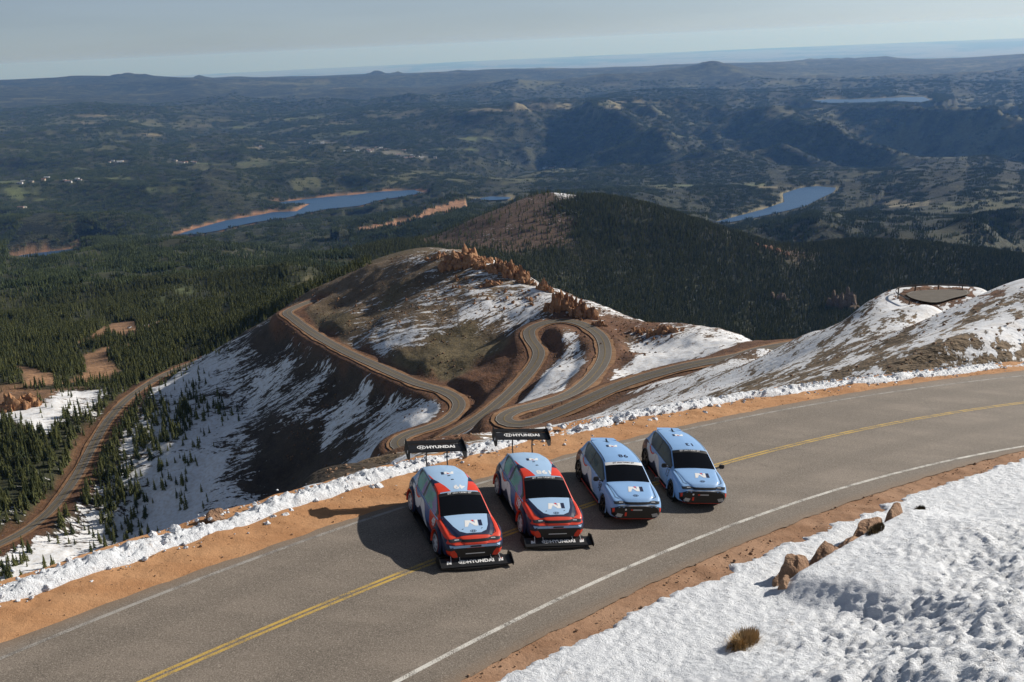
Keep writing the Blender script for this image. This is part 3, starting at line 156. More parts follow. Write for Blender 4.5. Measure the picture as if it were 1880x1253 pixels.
# ---------------------------------------------------------------- the lie of the land (numpy only)
CAM_Z = 15.507
def plane_z(x, y):
    return -0.1415157 * x - 0.0359751 * (y - 40.0)

def _hash(ix, iy, seed):
    n = (ix.astype(np.int64) * 374761393 + iy.astype(np.int64) * 668265263 + seed * 982451653) & 0xffffffff
    n = ((n ^ (n >> 13)) * 1274126177) & 0xffffffff
    return ((n ^ (n >> 16)) & 0xffff) / 65535.0

def vnoise(x, y, seed=0):
    ix = np.floor(x); iy = np.floor(y)
    fx = x - ix; fy = y - iy
    fx = fx * fx * fx * (fx * (fx * 6 - 15) + 10); fy = fy * fy * fy * (fy * (fy * 6 - 15) + 10)
    a = _hash(ix, iy, seed); b = _hash(ix + 1, iy, seed); c = _hash(ix, iy + 1, seed); d = _hash(ix + 1, iy + 1, seed)
    return (a + (b - a) * fx) * (1 - fy) + (c + (d - c) * fx) * fy

def fbm(x, y, oct=4, seed=0, gain=0.5):
    s = 0; a = 1; t = 0
    for k in range(oct):
        c, n = math.cos(0.7 * k + seed), math.sin(0.7 * k + seed)
        s = s + a * vnoise((c * x - n * y) * 2 ** k, (n * x + c * y) * 2 ** k, seed + 17 * k)
        t += a; a *= gain
    return s / t

def sstep(a, b, x):
    t = np.clip((x - a) / (b - a), 0, 1)
    return t * t * (3 - 2 * t)

_cp = np.array(CTRL, float)
_cr = np.hypot(_cp[:, 0], _cp[:, 1]); _cu = np.stack([np.arctan2(_cp[:, 0], _cp[:, 1]), np.log(_cr)], 1)
_cq = (_cp[:, 2] - CAM_Z) / _cr
_cd = np.sqrt(((_cu[:, None] - _cu[None]) ** 2).sum(-1) + 0.02 ** 2)
_n = len(_cp)
_A = np.zeros((_n + 3, _n + 3)); _A[:_n, :_n] = _cd + 1e-3 * np.eye(_n) * 0; _A[:_n, _n] = 1; _A[:_n, _n + 1:] = _cu; _A[_n:, :_n] = _A[:_n, _n:].T
_cw = np.linalg.solve(_A, np.concatenate([_cq, [0, 0, 0]]))

def base_height(x, y):
    x = np.asarray(x, float); y = np.asarray(y, float); sh = x.shape; x = x.ravel(); y = y.ravel()
    out = np.empty_like(x)
    for i in range(0, len(x), 20000):
        xx = x[i:i + 20000]; yy = y[i:i + 20000]; r = np.hypot(xx, yy) + 1e-6
        az = np.arctan2(xx, yy); lr = np.log(r)
        d = np.sqrt((az[:, None] - _cu[None, :, 0]) ** 2 + (lr[:, None] - _cu[None, :, 1]) ** 2 + 0.02 ** 2)
        q = d @ _cw[:_n] + _cw[_n] + az * _cw[_n + 1] + lr * _cw[_n + 2]
        out[i:i + 20000] = CAM_Z + q * r
    return out.reshape(sh)

def poly_dist(x, y, P, closed=False):
    """distance to a polyline, index of the nearest segment and the place along it"""
    P = np.asarray(P, float); x = np.ravel(x); y = np.ravel(y)
    n = len(P) if closed else len(P) - 1
    bd = np.full(x.shape, 1e18); bi = np.zeros(x.shape, int); bt = np.zeros(x.shape)
    for i in range(n):
        a = P[i]; b = P[(i + 1) % len(P)]; dx, dy = b[0] - a[0], b[1] - a[1]; l2 = dx * dx + dy * dy + 1e-12
        t = np.clip(((x - a[0]) * dx + (y - a[1]) * dy) / l2, 0, 1)
        d = (x - a[0] - t * dx) ** 2 + (y - a[1] - t * dy) ** 2
        m = d < bd; bd[m] = d[m]; bi[m] = i; bt[m] = t[m]
    return np.sqrt(bd), bi, bt

def in_poly(x, y, P):
    x = np.ravel(x); y = np.ravel(y); r = np.zeros(x.shape, bool); n = len(P)
    for i in range(n):
        x1, y1 = P[i][:2]; x2, y2 = P[(i + 1) % n][:2]
        c = ((y1 > y) != (y2 > y)) & (x < (x2 - x1) * (y - y1) / ((y2 - y1) + 1e-12) + x1)
        r ^= c
    return r

def signed(x, y, P):            # > 0 outside the polygon
    d, _, _ = poly_dist(x, y, P, True)
    return np.where(in_poly(x, y, P), -d, d)

def spline(P, step):
    """Catmull-Rom through the points, resampled about every step metres"""
    P = np.asarray(P, float); Q = np.vstack([2 * P[0] - P[1], P, 2 * P[-1] - P[-2]]); out = []
    for i in range(1, len(Q) - 2):
        p0, p1, p2, p3 = Q[i - 1:i + 3]; m = max(2, int(np.linalg.norm(p2 - p1) / step) + 1)
        for t in np.arange(m) / m:
            out.append(0.5 * (2 * p1 + (p2 - p0) * t + (2 * p0 - 5 * p1 + 4 * p2 - p3) * t * t + (3 * p1 - p0 - 3 * p2 + p3) * t ** 3))
    out.append(P[-1]); out = np.array(out)
    s = np.concatenate([[0], np.cumsum(np.linalg.norm(np.diff(out[:, :2], axis=0), axis=1))])
    n = max(2, int(s[-1] / step) + 1); u = np.linspace(0, s[-1], n)
    return np.stack([np.interp(u, s, out[:, k]) for k in range(out.shape[1])], 1)

ROADC = {k: spline(v, 4.0) for k, v in ROADS.items()}
for _k in ROADC:                                   # an even grade
    _z = ROADC[_k][:, 2]
    for _ in range(12): _z[1:-1] = (_z[:-2] + 2 * _z[1:-1] + _z[2:]) / 4
BERMC = spline(BERM, 1.5)

def berm_side(x, y):            # > 0 beyond the outer edge of the shelf road
    d, i, t = poly_dist(x, y, BERMC)
    a = BERMC[i]; b = BERMC[np.minimum(i + 1, len(BERMC) - 1)]
    s = (b[:, 0] - a[:, 0]) * (np.ravel(y) - a[:, 1]) - (b[:, 1] - a[:, 1]) * (np.ravel(x) - a[:, 0])
    return np.where(s > 0, d, -d)

def rough(x, y, r):
    z = 0
    amp = np.interp(np.log(r), np.log([30, 120, 600, 1200, 2000, 3500, 7000, 14000, 30000, 60000, 140000]),
                    [.02, .025, .018, .03, .038, .095, .135, .105, .045, .015, .006])
    for k in range(15):
        lam = 3.0 * 2 ** k
        w = np.exp(-((np.log(lam / r) - math.log(0.11)) / 0.95) ** 2)
        if w.max() < 0.01: continue
        n = vnoise(x / lam * 0.8 + y / lam * 0.6, y / lam * 0.8 - x / lam * 0.6, 31 + k) - 0.5
        rid = 0.36 - np.abs(n) * 2.0
        mix = np.where(r > 3000, 0.75, 0.25)
        z = z + amp * lam * w * (n * (1 - mix) + rid * mix)
    return z

def height(x, y, roads=True):
    x = np.asarray(x, float); y = np.asarray(y, float); sh = x.shape; x = x.ravel(); y = y.ravel()
    r = np.hypot(x, y) + 1e-6
    h = base_height(x, y) + rough(x, y, r)
    az = np.arctan2(x, y)
    em = sstep(7700, 8900, r) * (1 - sstep(11800, 13200, r)) * sstep(-.10, .05, az)
    if em.max() > 0:
        def rg(l, s): n = vnoise(x / l + y / l * .25, y / (l * 1.7) - x / l * .2, s) - .5; return 1 - np.abs(n) * 3.2
        h = h + em * (rg(1500., 91) * 190 + rg(700., 92) * 105 + rg(330., 93) * 42 + rg(160., 94) * 15 - 150)
    em = sstep(14500, 16500, r) * (1 - sstep(23000, 26000, r))
    if em.max() > 0:
        h = h + em * ((.30 - np.abs(vnoise(x / 3300. + y / 9000., y / 5200. - x / 8000., 98) - .5) * 1.6) * 190 + (.30 - np.abs(vnoise(x / 1300., y / 2100., 99) - .5) * 1.6) * 80)
    em = sstep(370, 430, r) * (1 - sstep(760, 900, r))
    if em.max() > 0: h = h + em * ((fbm(x / 24, y / 24, 4, 101, .55) - .5) * 5.0 + (.3 - np.abs(vnoise((x * .9 + y * .4) / 60, (y * .9 - x * .4) / 19, 102) - .5) * 1.6) * 2.4)
    em = sstep(1050, 1700, r) * (1 - sstep(3300, 4600, r)) * (1 - sstep(-.16, -.02, az))
    if em.max() > 0:
        def rh(l, s): n = vnoise(x / l - y / l * .3, y / (l * 1.3) + x / l * .3, s) - .5; return .8 - np.abs(n) * 3.0
        h = h + em * (rh(620., 95) * 46 + rh(290., 96) * 20 + rh(140., 97) * 7 - 16)
    for px, py, ph, pw in PEAKS:
        m = (np.abs(x - px) < 3 * pw) & (np.abs(y - py) < 5 * pw)
        if m.any():
            d = np.sqrt(((x[m] - px) / pw) ** 2 + ((y[m] - py) / (pw * 1.7)) ** 2); h[m] += ph * np.exp(-d ** 1.7) * (.35 + 1.2 * fbm(x[m] / (pw * .4), y[m] / (pw * .4), 4, 33, .6))
    far = sstep(45000, 62000, r)
    h = h * (1 - far) + (-2290.0 + 25 * (fbm(x / 9000, y / 9000, 3, 5) - .5)) * far
    for L in LAKES:
        P = np.array(L['pts']); c = P.mean(0); R = np.abs(P - c).max() + 900
        m = np.hypot(x - c[0], y - c[1]) < R * 1.5
        if m.any():
            sd = signed(x[m], y[m], P); b = L.get('bank', 350.0)
            k = sstep(0, b, sd)
            h[m] = np.where(sd < 0, L['z'] - 6 + 0 * sd, (L['z'] + 0.16 * sd + 0.0 * sd) * (1 - k) + h[m] * k)
            h[m] = np.where((sd >= 0) & (sd < b), np.maximum(h[m], L['z'] + np.minimum(0.12 * sd, 14)), h[m])
    for L in LAKES:                                   # open views: nothing in front stands higher than the shore
        P = np.array(L['pts']); pa = np.arctan2(P[:, 0], P[:, 1]); pr = np.hypot(P[:, 0], P[:, 1])
        ga = np.linspace(pa.min(), pa.max(), 60); gr = np.full(60, 1e9)
        for i in range(len(P)):
            j = (i + 1) % len(P); lo, hi = sorted((pa[i], pa[j])); k = (ga >= lo - 1e-9) & (ga <= hi + 1e-9)
            t = np.clip((ga[k] - pa[i]) / (pa[j] - pa[i] + 1e-12), 0, 1); gr[k] = np.minimum(gr[k], pr[i] + (pr[j] - pr[i]) * t)
        gr = np.minimum(gr, 1e6); m = (az > pa.min() - .006) & (az < pa.max() + .006) & (r > .62 * pr.min()) & (r < pr.max() + 1500)
        if m.any():
            rn = np.interp(az[m], ga, gr); lim = CAM_Z + (L['z'] - CAM_Z) * r[m] / rn - 20 * sstep(0, 60, rn - r[m]) - .012 * (rn - r[m])
            h[m] = np.where(r[m] < rn, np.minimum(h[m], lim), h[m])
    if roads:
        m = r < 1500
        for k, P in ROADC.items():
            mm = m & (x > P[:, 0].min() - 40) & (x < P[:, 0].max() + 40) & (y > P[:, 1].min() - 40) & (y < P[:, 1].max() + 40)
            if not mm.any(): continue
            d, i, t = poly_dist(x[mm], y[mm], P); z = P[i, 2] * (1 - t) + P[np.minimum(i + 1, len(P) - 1), 2] * t
            w = 1 - sstep(6.0, 14.5, d)
            h[mm] = h[mm] * (1 - w) + (z - 0.45) * w
    for L in PADS:
        P = np.array(L['pts']); c = P.mean(0); m = np.hypot(x - c[0], y - c[1]) < 60
        if m.any():
            k = 1 - sstep(0, 9, signed(x[m], y[m], P)); h[m] = h[m] * (1 - k) + (L['z'] - .25) * k
    m = r < 160
    if m.any():
        s = berm_side(x[m], y[m]); pz = plane_z(x[m], y[m])
        drop = pz - 0.5 - 0.62 * np.maximum(s, 0)
        k = sstep(3, 16, s)
        hm = np.where(s < 0.6, pz - 1.6, drop * (1 - k) + h[m] * k)
        h[m] = hm
    return h.reshape(sh)
# ---------------------------------------------------------------- land cover
CLASS = {'gravel': (.150, .106, .064), 'grass': (.130, .102, .055), 'snowy': (.12, .075, .045), 'red': (.135, .066, .036), 'scree': (.058, .043, .030),
         'rock': (.22, .125, .07), 'redrock': (.100, .064, .042), 'forest': (.040, .044, .021), 'meadow': (.105, .125, .050), 'tan': (.21, .18, .105),
         'town': (.16, .15, .115), 'shore': (.30, .165, .095), 'dirt': (.27, .155, .085)}
_cx = np.array([c[0] for c in COVER], float); _cy = np.array([c[1] for c in COVER], float)
_cl = np.stack([np.arctan2(_cx, _cy), np.log(np.hypot(_cx, _cy))], 1)
_cs = np.array([c[2] for c in COVER]); _cf = np.array([c[3] for c in COVER]); _cc = np.array([CLASS[c[4]] for c in COVER])
def cover(x, y):
    """snow, tree cover and ground colour at world places"""
    x = np.ravel(x).astype(float); y = np.ravel(y).astype(float); n = len(x); r = np.hypot(x, y) + 1e-6
    snow = np.zeros(n); forest = np.zeros(n); col = np.zeros((n, 3))
    lam = r * 0.035
    wx = (fbm(x / lam.clip(8), y / lam.clip(8), 3, 3) - .5); wy = (fbm(x / lam.clip(8) + 9, y / lam.clip(8) - 5, 3, 8) - .5)
    az = np.arctan2(x, y) + wx * 0.035; lr = np.log(r) + wy * 0.05
    m = r < 9000
    idx = np.where(m)[0]
    for i in range(0, len(idx), 20000):
        k = idx[i:i + 20000]
        d2 = (az[k][:, None] - _cl[None, :, 0]) ** 2 + ((lr[k][:, None] - _cl[None, :, 1]) * .8) ** 2 + 1e-5
        w = d2 ** -2.6; w /= w.sum(1)[:, None]
        snow[k] = w @ _cs; forest[k] = w @ _cf; col[k] = w @ _cc
    far = sstep(6000, 8500, r)
    forest = forest * (1 - far) + far; snow = snow * (1 - far)
    fcol = np.array(CLASS['forest']); col = col * (1 - far)[:, None] + fcol * far[:, None]
    # clearings
    n1 = fbm(x / 420 , y / 300, 5, 11, .6); n2 = fbm(x / 2600, y / 1900, 4, 12, .6)
    cl = sstep(.585, .66, n1 * .62 + n2 * .38 + .02 * sstep(5000, 9000, r)) * sstep(2800, 4500, r) * (r < 40000)
    cc = np.array(CLASS['meadow']) * .6 + np.array(CLASS['tan']) * .28
    forest = forest * (1 - .75 * cl); col = col * (1 - .75 * cl)[:, None] + cc * (.75 * cl)[:, None]
    esc = sstep(9000, 12000, r) * (1 - sstep(26000, 34000, r)) * sstep(.53, .66, fbm(x / 700, y / 700, 4, 21, .62))
    col = col * (1 - .6 * esc)[:, None] + np.array((.13, .115, .075)) * (.6 * esc)[:, None]
    wob = (fbm(x / (r * .012 + 1), y / (r * .012 + 1), 3, 40) - .5)
    for c, P in PATCH:
        P = np.array(P, float); lo = P.min(0) - 300; hi = P.max(0) + 300
        k = np.where((x > lo[0]) & (x < hi[0]) & (y > lo[1]) & (y < hi[1]))[0]
        if len(k) == 0: continue
        sd = signed(x[k], y[k], P); e = r[k] * .004
        w = 1 - sstep(-e, e, sd + wob[k] * r[k] * .022)
        if c in ('meadow', 'tan', 'town'): w = w * (.55 + .45 * sstep(.40, .55, fbm(x[k] / 160, y[k] / 110, 4, 51, .6)))
        col[k] = col[k] * (1 - w)[:, None] + np.array(CLASS[c]) * w[:, None]; forest[k] *= 1 - w; snow[k] *= 1 - w
    for L in LAKES:
        P = np.array(L['pts'], float); lo = P.min(0) - 200; hi = P.max(0) + 200
        k = np.where((x > lo[0]) & (x < hi[0]) & (y > lo[1]) & (y < hi[1]))[0]
        if len(k) == 0: continue
        d, i, t = poly_dist(x[k], y[k], P, True); ins = in_poly(x[k], y[k], P)
        a = P[i]; b = P[(i + 1) % len(P)]; q = a + (b - a) * t[:, None]
        fwd = ((x[k] - q[:, 0]) * x[k] + (y[k] - q[:, 1]) * y[k]) / r[k]
        width = {'left': 60, 'arm': 60, 'small': 40, 'right': 32, 'far': 60, 'bank': 20}[L['name']]
        w = np.where(ins, 1.0, (1 - sstep(width * .5, width, d + wob[k] * 60)) * np.where(fwd > -.2 * d, 1, .0))
        col[k] = col[k] * (1 - w)[:, None] + np.array(CLASS['shore' if L['name'] in ('left', 'arm', 'bank') else 'tan']) * w[:, None]; forest[k] *= 1 - w
    # road cuts and banks: bare red dirt, no trees
    for kk, P in list(ROADC.items()):
        k = np.where((x > P[:, 0].min() - 40) & (x < P[:, 0].max() + 40) & (y > P[:, 1].min() - 40) & (y < P[:, 1].max() + 40))[0]
        if len(k) == 0: continue
        d, _, _ = poly_dist(x[k], y[k], P); wb = wob[k]
        w = 1 - sstep(7.0, 13.0, d + wb * 12)
        wc = w * (.95 if kk == 'lower' else .85)
        col[k] = col[k] * (1 - wc)[:, None] + np.array(CLASS['red']) * wc[:, None]
        forest[k] *= 1 - (1 - sstep(7, 10, d)); snow[k] *= 1 - w * np.where(d < 6, 1, .75)
    for P in LANES:
        P = np.array(P); k = np.where((x > P[:, 0].min() - 40) & (x < P[:, 0].max() + 40) & (y > P[:, 1].min() - 40) & (y < P[:, 1].max() + 40))[0]
        if len(k) == 0: continue
        d, _, _ = poly_dist(x[k], y[k], P); w = 1 - sstep(7, 12, d + wob[k] * 8)
        col[k] = col[k] * (1 - w)[:, None] + np.array(CLASS['dirt']) * w[:, None]; forest[k] *= 1 - w
    for L in PADS:
        P = np.array(L['pts'], float); c = P.mean(0); k = np.where(np.hypot(x - c[0], y - c[1]) < 60)[0]
        if len(k):
            sd = signed(x[k], y[k], P); w = sstep(-2.5, .5, sd) * (1 - sstep(25, 45, sd)); snow[k] = snow[k] * (1 - w) + .68 * w; forest[k] *= 1 - w; snow[k] = np.where(sd < -1, .25, snow[k])
    pl = sstep(40000, 52000, r)
    pn = fbm(x / 7000, y / 16000, 5, 61, .6)
    pc = np.array((.20, .18, .145)) * (1 - sstep(.5, .6, pn))[:, None] + np.array((.06, .075, .05)) * sstep(.5, .6, pn)[:, None]
    col = col * (1 - pl)[:, None] + pc * pl[:, None]; forest = forest * (1 - pl)
    return snow, forest, col

# ---------------------------------------------------------------- ground material
t = NT('mountain_ground'); P_ = t.pos()
ca = t.attr('ground'); sa = t.attr('snow').outputs['Fac']; fa = t.attr('forest').outputs['Fac']; uv = t.attr('streak').outputs['Vector']
big = t.noise(P_, .035, 4, .6); mid = t.noise(P_, .22, 4, .65); fin = t.noise(P_, 1.1, 3, .7)
var = t.math('ADD', t.math('MULTIPLY', big, .9), t.math('ADD', t.math('MULTIPLY', mid, .8), t.math('MULTIPLY', fin, .9)))
var = t.ramp(var, .75, 1.85, .35, 1.75)
gc = t.mix(1.0, ca.outputs['Color'], t.n('ShaderNodeCombineColor').outputs[0], 'MULTIPLY')
cmb = gc.node.inputs[7].links[0].from_node
for i in range(3): t.l(var, cmb.inputs[i])
# grass tufts and stones on the bare slopes
tuft = t.ramp(t.noise(P_, .7, 2, .6), .56, .66)
gc = t.mix(t.math('MULTIPLY', tuft, .5), gc, (.055, .045, .026))
# forest speckle (crowns too far to tell apart)
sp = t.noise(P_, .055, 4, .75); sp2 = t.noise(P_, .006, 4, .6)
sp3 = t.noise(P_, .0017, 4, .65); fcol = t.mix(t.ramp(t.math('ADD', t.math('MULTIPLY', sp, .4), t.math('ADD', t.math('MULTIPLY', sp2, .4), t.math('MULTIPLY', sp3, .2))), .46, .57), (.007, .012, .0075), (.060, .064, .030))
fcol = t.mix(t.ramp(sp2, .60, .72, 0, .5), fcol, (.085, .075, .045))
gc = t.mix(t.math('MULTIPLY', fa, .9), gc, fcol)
# streaked snow
s1 = t.noise(t.map(uv, scale=(.085, .26, 1)), 1.0, 6, .66, .4); s2 = t.noise(t.map(uv, scale=(.40, .9, 1)), 1.0, 4, .7); s3 = t.noise(t.map(uv, scale=(.014, .03, 1)), 1.0, 3, .5)
sn = t.math('ADD', t.math('MULTIPLY', s1, .46), t.math('ADD', t.math('MULTIPLY', s2, .32), t.math('MULTIPLY', s3, .22)))
thr = t.ramp(sa, 0.0, 1.0, .635, .385); thr.node.interpolation_type = 'LINEAR'
sf = t.ramp(t.math('SUBTRACT', sn, thr), -.008, .012)
sf = t.math('MULTIPLY', sf, t.ramp(sa, .01, .06))
stc = t.mix(t.ramp(t.noise(P_, .5, 3, .6), .35, .7), (.80, .82, .85), (.66, .64, .62))
fin_c = t.mix(sf, gc, stc)
t.set(fin_c, .9, spec=.25)
bh = t.math('ADD', t.math('MULTIPLY', mid, .9), t.math('MULTIPLY', fin, .35))
bh = t.math('MULTIPLY', bh, t.ramp(sf, 0, 1, 1.0, .35))
bh = t.math('ADD', bh, t.math('MULTIPLY', sf, .25))
bh = t.math('ADD', bh, t.math('MULTIPLY', t.math('MULTIPLY', sp, fa), 14.0))
t.bump(bh, 1.0, 1.0)
M_LAND = t.m

# ---------------------------------------------------------------- the land: one sheet from the shelf to the horizon
AZ = np.linspace(R(-40), R(40), 801)
_r = [24.0]
while _r[-1] < 141000:
    q = _r[-1]; _r.append(q * (1.011 if q < 250 else 1.006 if q < 900 else 1.011 if q < 3500 else 1.0125 if q < 7500 else 1.0085 if q < 13500 else 1.0135 if q < 32000 else 1.035))
RR = np.array(_r)
AA, RG = np.meshgrid(AZ, RR)
TX, TY = RG * np.sin(AA), RG * np.cos(AA)
TZ = height(TX, TY)
_m = RG < 170
_s = berm_side(TX[_m], TY[_m]); TZ[_m] -= 1.4 * (1 - sstep(14, 18, _s))
T_SNOW, T_FOR, T_COL = cover(TX, TY)
def streak_uv(x, y):
    r = np.hypot(x, y); az = np.arctan2(x, y)
    a = np.where((r < 335) & (az > R(-1)), R(63), np.where((r < 560) & (az > R(-3.2)), R(42), R(-8)))
    return np.stack([x * np.cos(a) + y * np.sin(a), -x * np.sin(a) + y * np.cos(a), 0 * x], -1)
def land_attrs(o, x, y, snow, forest, col):
    attr(o, 'snow', snow); attr(o, 'forest', forest * sstep(2600, 4200, np.hypot(np.ravel(x), np.ravel(y))).reshape(np.shape(forest))); cattr(o, 'ground', col)
    a = o.data.attributes.new('streak', 'FLOAT_VECTOR', 'POINT'); a.data.foreach_set('vector', streak_uv(np.ravel(x), np.ravel(y)).astype(np.float32).ravel())
T_SNOW = T_SNOW.reshape(TX.shape); T_FOR = T_FOR.reshape(TX.shape); T_COL = T_COL.reshape(TX.shape + (3,))
for nm, r0, r1, lb in (('mountain_slope', 0, 1000, 'bare brown ridge with snow streaks below the road'), ('wooded_hill', 1000, 3200, 'dark pine covered hill with red stony knob'),
                       ('valley', 3200, 32000, 'wide forested valley with meadows and bluish hills'), ('plain', 32000, 1e9, 'pale hazy plain reaching the horizon')):
    i0 = int(np.searchsorted(RR, r0)); i1 = min(int(np.searchsorted(RR, r1)) + 1, len(RR)); s = slice(i0, i1); n = len(AZ); m = i1 - i0
    V = np.stack([TX[s].ravel(), TY[s].ravel(), TZ[s].ravel()], 1); I = np.arange(n * m).reshape(m, n)
    F = np.stack([I[:-1, :-1].ravel(), I[:-1, 1:].ravel(), I[1:, 1:].ravel(), I[1:, :-1].ravel()], 1)
    o = structure(mesh_obj(nm, V, F, M_LAND, smooth=True), lb)
    land_attrs(o, TX[s], TY[s], T_SNOW[s], T_FOR[s], T_COL[s].reshape(-1, 3))

# ---------------------------------------------------------------- lakes
t = NT('lake_water'); w1 = t.noise(t.pos(), .02, 4, .6)
t.set((.020, .070, .16), .30, spec=.35); t.b.inputs['IOR'].default_value = 1.33; t.bump(w1, .25, 4.0)
for L in LAKES:
    if L.get('dry'): continue
    nm = 'reservoir_water'
    lb = {'left': 'long deep blue reservoir with orange banks left of the pine hill', 'right': 'bright blue reservoir behind the pine hill on the right', 'far': 'pale narrow lake far off on the plateau',
          'small': 'small pond of water behind the red knob', 'arm': 'small muddy inlet with orange banks at the far left'}[L['name']]
    o = structure(mesh_obj(nm, [(a, b, L['z']) for a, b in L['pts']], [tuple(range(len(L['pts'])))], t.m), lb)
    bm = bmesh.new(); bm.from_mesh(o.data); bmesh.ops.recalc_face_normals(bm, faces=bm.faces)
    if bm.faces[0].normal.z < 0: bmesh.ops.reverse_faces(bm, faces=bm.faces)
    bmesh.ops.triangulate(bm, faces=bm.faces); bm.to_mesh(o.data); bm.free()

# ---------------------------------------------------------------- switchback roads
def offset(P, d):
    g = np.gradient(P[:, :2], axis=0); g /= np.linalg.norm(g, axis=1)[:, None] + 1e-9
    Q = P.copy(); Q[:, 0] -= g[:, 1] * d; Q[:, 1] += g[:, 0] * d
    return Q
def ribbon(name, P, a, b, dz, mat, parent=None, wob=0.0, seed=0, cols=2):
    """strip between offsets a and b of a line"""
    L = []
    s = np.arange(len(P)) * 1.0
    for k in range(cols):
        f_ = k / (cols - 1); wv = 0
        if wob and k in (0, cols - 1): wv = wob * (fbm(s * .21, s * 0 + k * 7 + seed, 3, seed) - .5) * 2
        g = np.gradient(P[:, :2], axis=0); g /= np.linalg.norm(g, axis=1)[:, None] + 1e-9
        q = P.copy(); dd = a + (b - a) * f_ + wv
        q[:, 0] -= g[:, 1] * dd; q[:, 1] += g[:, 0] * dd; q[:, 2] += dz; L.append(q)
    V = np.concatenate(L); n = len(P)
    F = np.array([(c * n + i, c * n + i + 1, (c + 1) * n + i + 1, (c + 1) * n + i) for c in range(cols - 1) for i in range(n - 1)])
    if (b > a): F = F[:, ::-1]
    return mesh_obj(name, V, F, mat, parent, smooth=True)
def asphalt_mat(name, base, scale):
    t = NT(name); p = t.pos()
    n1 = t.noise(p, .35 * scale, 4, .6); n2 = t.noise(p, 22 * scale, 2, .8)
    c = t.mix(t.ramp(n1, .3, .7), tuple(v * .86 for v in base), tuple(v * 1.14 for v in base))
    c = t.mix(t.ramp(n2, .35, .75), c, tuple(v * 1.7 for v in base), 'MIX')
    c.node.inputs[0].links[0].from_node.inputs[4].default_value = .45
    t.set(c, .85, spec=.3); return t.m
M_ASPH_FAR = asphalt_mat('worn_asphalt', (.115, .10, .082), .05)
t = NT('road_dirt'); p = t.pos(); t.set(t.mix(t.ramp(t.noise(p, .3, 4, .65), .3, .7), (.19, .105, .055), (.32, .185, .10)), .95, spec=.2); M_DIRT_FAR = t.m
M_WLINE = plain('white_road_paint', (.42, .40, .36), .7); M_YLINE = plain('yellow_road_paint', (.30, .21, .075), .7)
ROAD_LABEL = {'upper': 'looping asphalt switchback between snow patches below the ridge', 'lower': 'asphalt road climbing along the red cut under the brown ridge', 'forest': 'shaded asphalt road running down between dark conifers'}
for k, P in ROADC.items():
    P = spline(P, 3.0)
    hw = 2.7 if k == 'forest' else 3.1
    o = structure(ribbon('road', P, -hw, hw, .12, M_ASPH_FAR, cols=3), ROAD_LABEL[k])
    ribbon('shoulder', P, -hw - 1.6, hw + 1.6, -.06, M_DIRT_FAR, o, wob=1.3, seed=3, cols=5)
    ribbon('edge_line', P, hw - .4, hw - .25, .2, M_WLINE, o); ribbon('edge_line', P, -hw + .25, -hw + .4, .2, M_WLINE, o)
    ribbon('centre_line', P, .07, .2, .2, M_YLINE, o); ribbon('centre_line', P, -.2, -.07, .2, M_YLINE, o)
# ---------------------------------------------------------------- the shelf road in front: a runs along it, b across it
CURVE = {"FARW": [1.912e-05, -0.00595667, 0.23373731, 21.59525984], "YEL": [-6.19e-06, -0.00352496, 0.15591988, 18.97473122], "NEARW": [-1.309e-05, -0.00404704, 0.18369584, 14.91781611], "NASPH": [-0.00385846, 0.15254094, 14.2909778], "NSNOW": [-0.00233957, 0.05888773, 14.94291431], "FASPH": [3.34e-06, -0.00394791, 0.16893443, 22.50450731], "BERMP": [2.459e-05, -0.00644424, 0.23040825, 23.95920972]}
def cv(k, a):
    a = np.asarray(a, float)
    if k in ('NEARW', 'NASPH', 'NSNOW'):
        y = np.polyval(CURVE[k], np.minimum(a, 47)); return y + np.where(a > 47, cv('YEL', a) - cv('YEL', a * 0 + 47), 0)
    return np.polyval(CURVE[k], a)
Q2 = math.sqrt(.5)
def ab(a, b): return (a - b) * Q2, (a + b) * Q2
def sheet(name, A, B, Z, mat, parent=None, smooth=True):
    """grid of places given along/across the road"""
    x, y = ab(A, B); V = np.stack([x.ravel(), y.ravel(), Z.ravel()], 1); m, n = A.shape; I = np.arange(m * n).reshape(m, n)
    F = np.stack([I[:-1, :-1].ravel(), I[1:, :-1].ravel(), I[1:, 1:].ravel(), I[:-1, 1:].ravel()], 1)
    return mesh_obj(name, V, F, mat, parent, smooth)
def strip(k0, k1, a0, a1, da, n, d0=0.0, d1=0.0):
    a = np.arange(a0, a1, da); b0 = cv(k0, a) + d0; b1 = cv(k1, a) + d1; f_ = np.linspace(0, 1, n)
    A = np.repeat(a[:, None], n, 1); B = b0[:, None] * (1 - f_) + b1[:, None] * f_
    return A, B
def pz_ab(A, B): return plane_z(*ab(A, B))

t = NT('road_asphalt'); p = t.pos(); ac = t.attr('across').outputs['Fac']
al = t.map(p, rot=(0, 0, R(-45)), scale=(.09, .9, 1))
g1 = t.noise(p, 27, 3, .85); g2 = t.noise(p, 13, 3, .7); g3 = t.noise(al, 1.0, 4, .6); g4 = t.noise(p, .23, 3, .5)
vo = t.n('ShaderNodeTexVoronoi'); vo.inputs['Scale'].default_value = 30; t.l(p, vo.inputs['Vector'])
base = t.mix(t.ramp(t.math('ADD', t.math('MULTIPLY', g3, .6), t.math('MULTIPLY', g4, .4)), .35, .66), (.152, .128, .104), (.220, .184, .150))
wob = t.math('ADD', ac, t.math('MULTIPLY', t.math('SUBTRACT', g4, .5), .05))
tr = t.math('SINE', t.math('MULTIPLY', wob, 25.13)); base = t.mix(t.ramp(tr, -.2, 1.0, 0, .65), base, (.140, .118, .096))
base = t.mix(t.ramp(g1, .50, .66, 0, .8), base, (.36, .315, .265)); base = t.mix(t.ramp(g1, .47, .33, 0, .75), base, (.050, .043, .037))
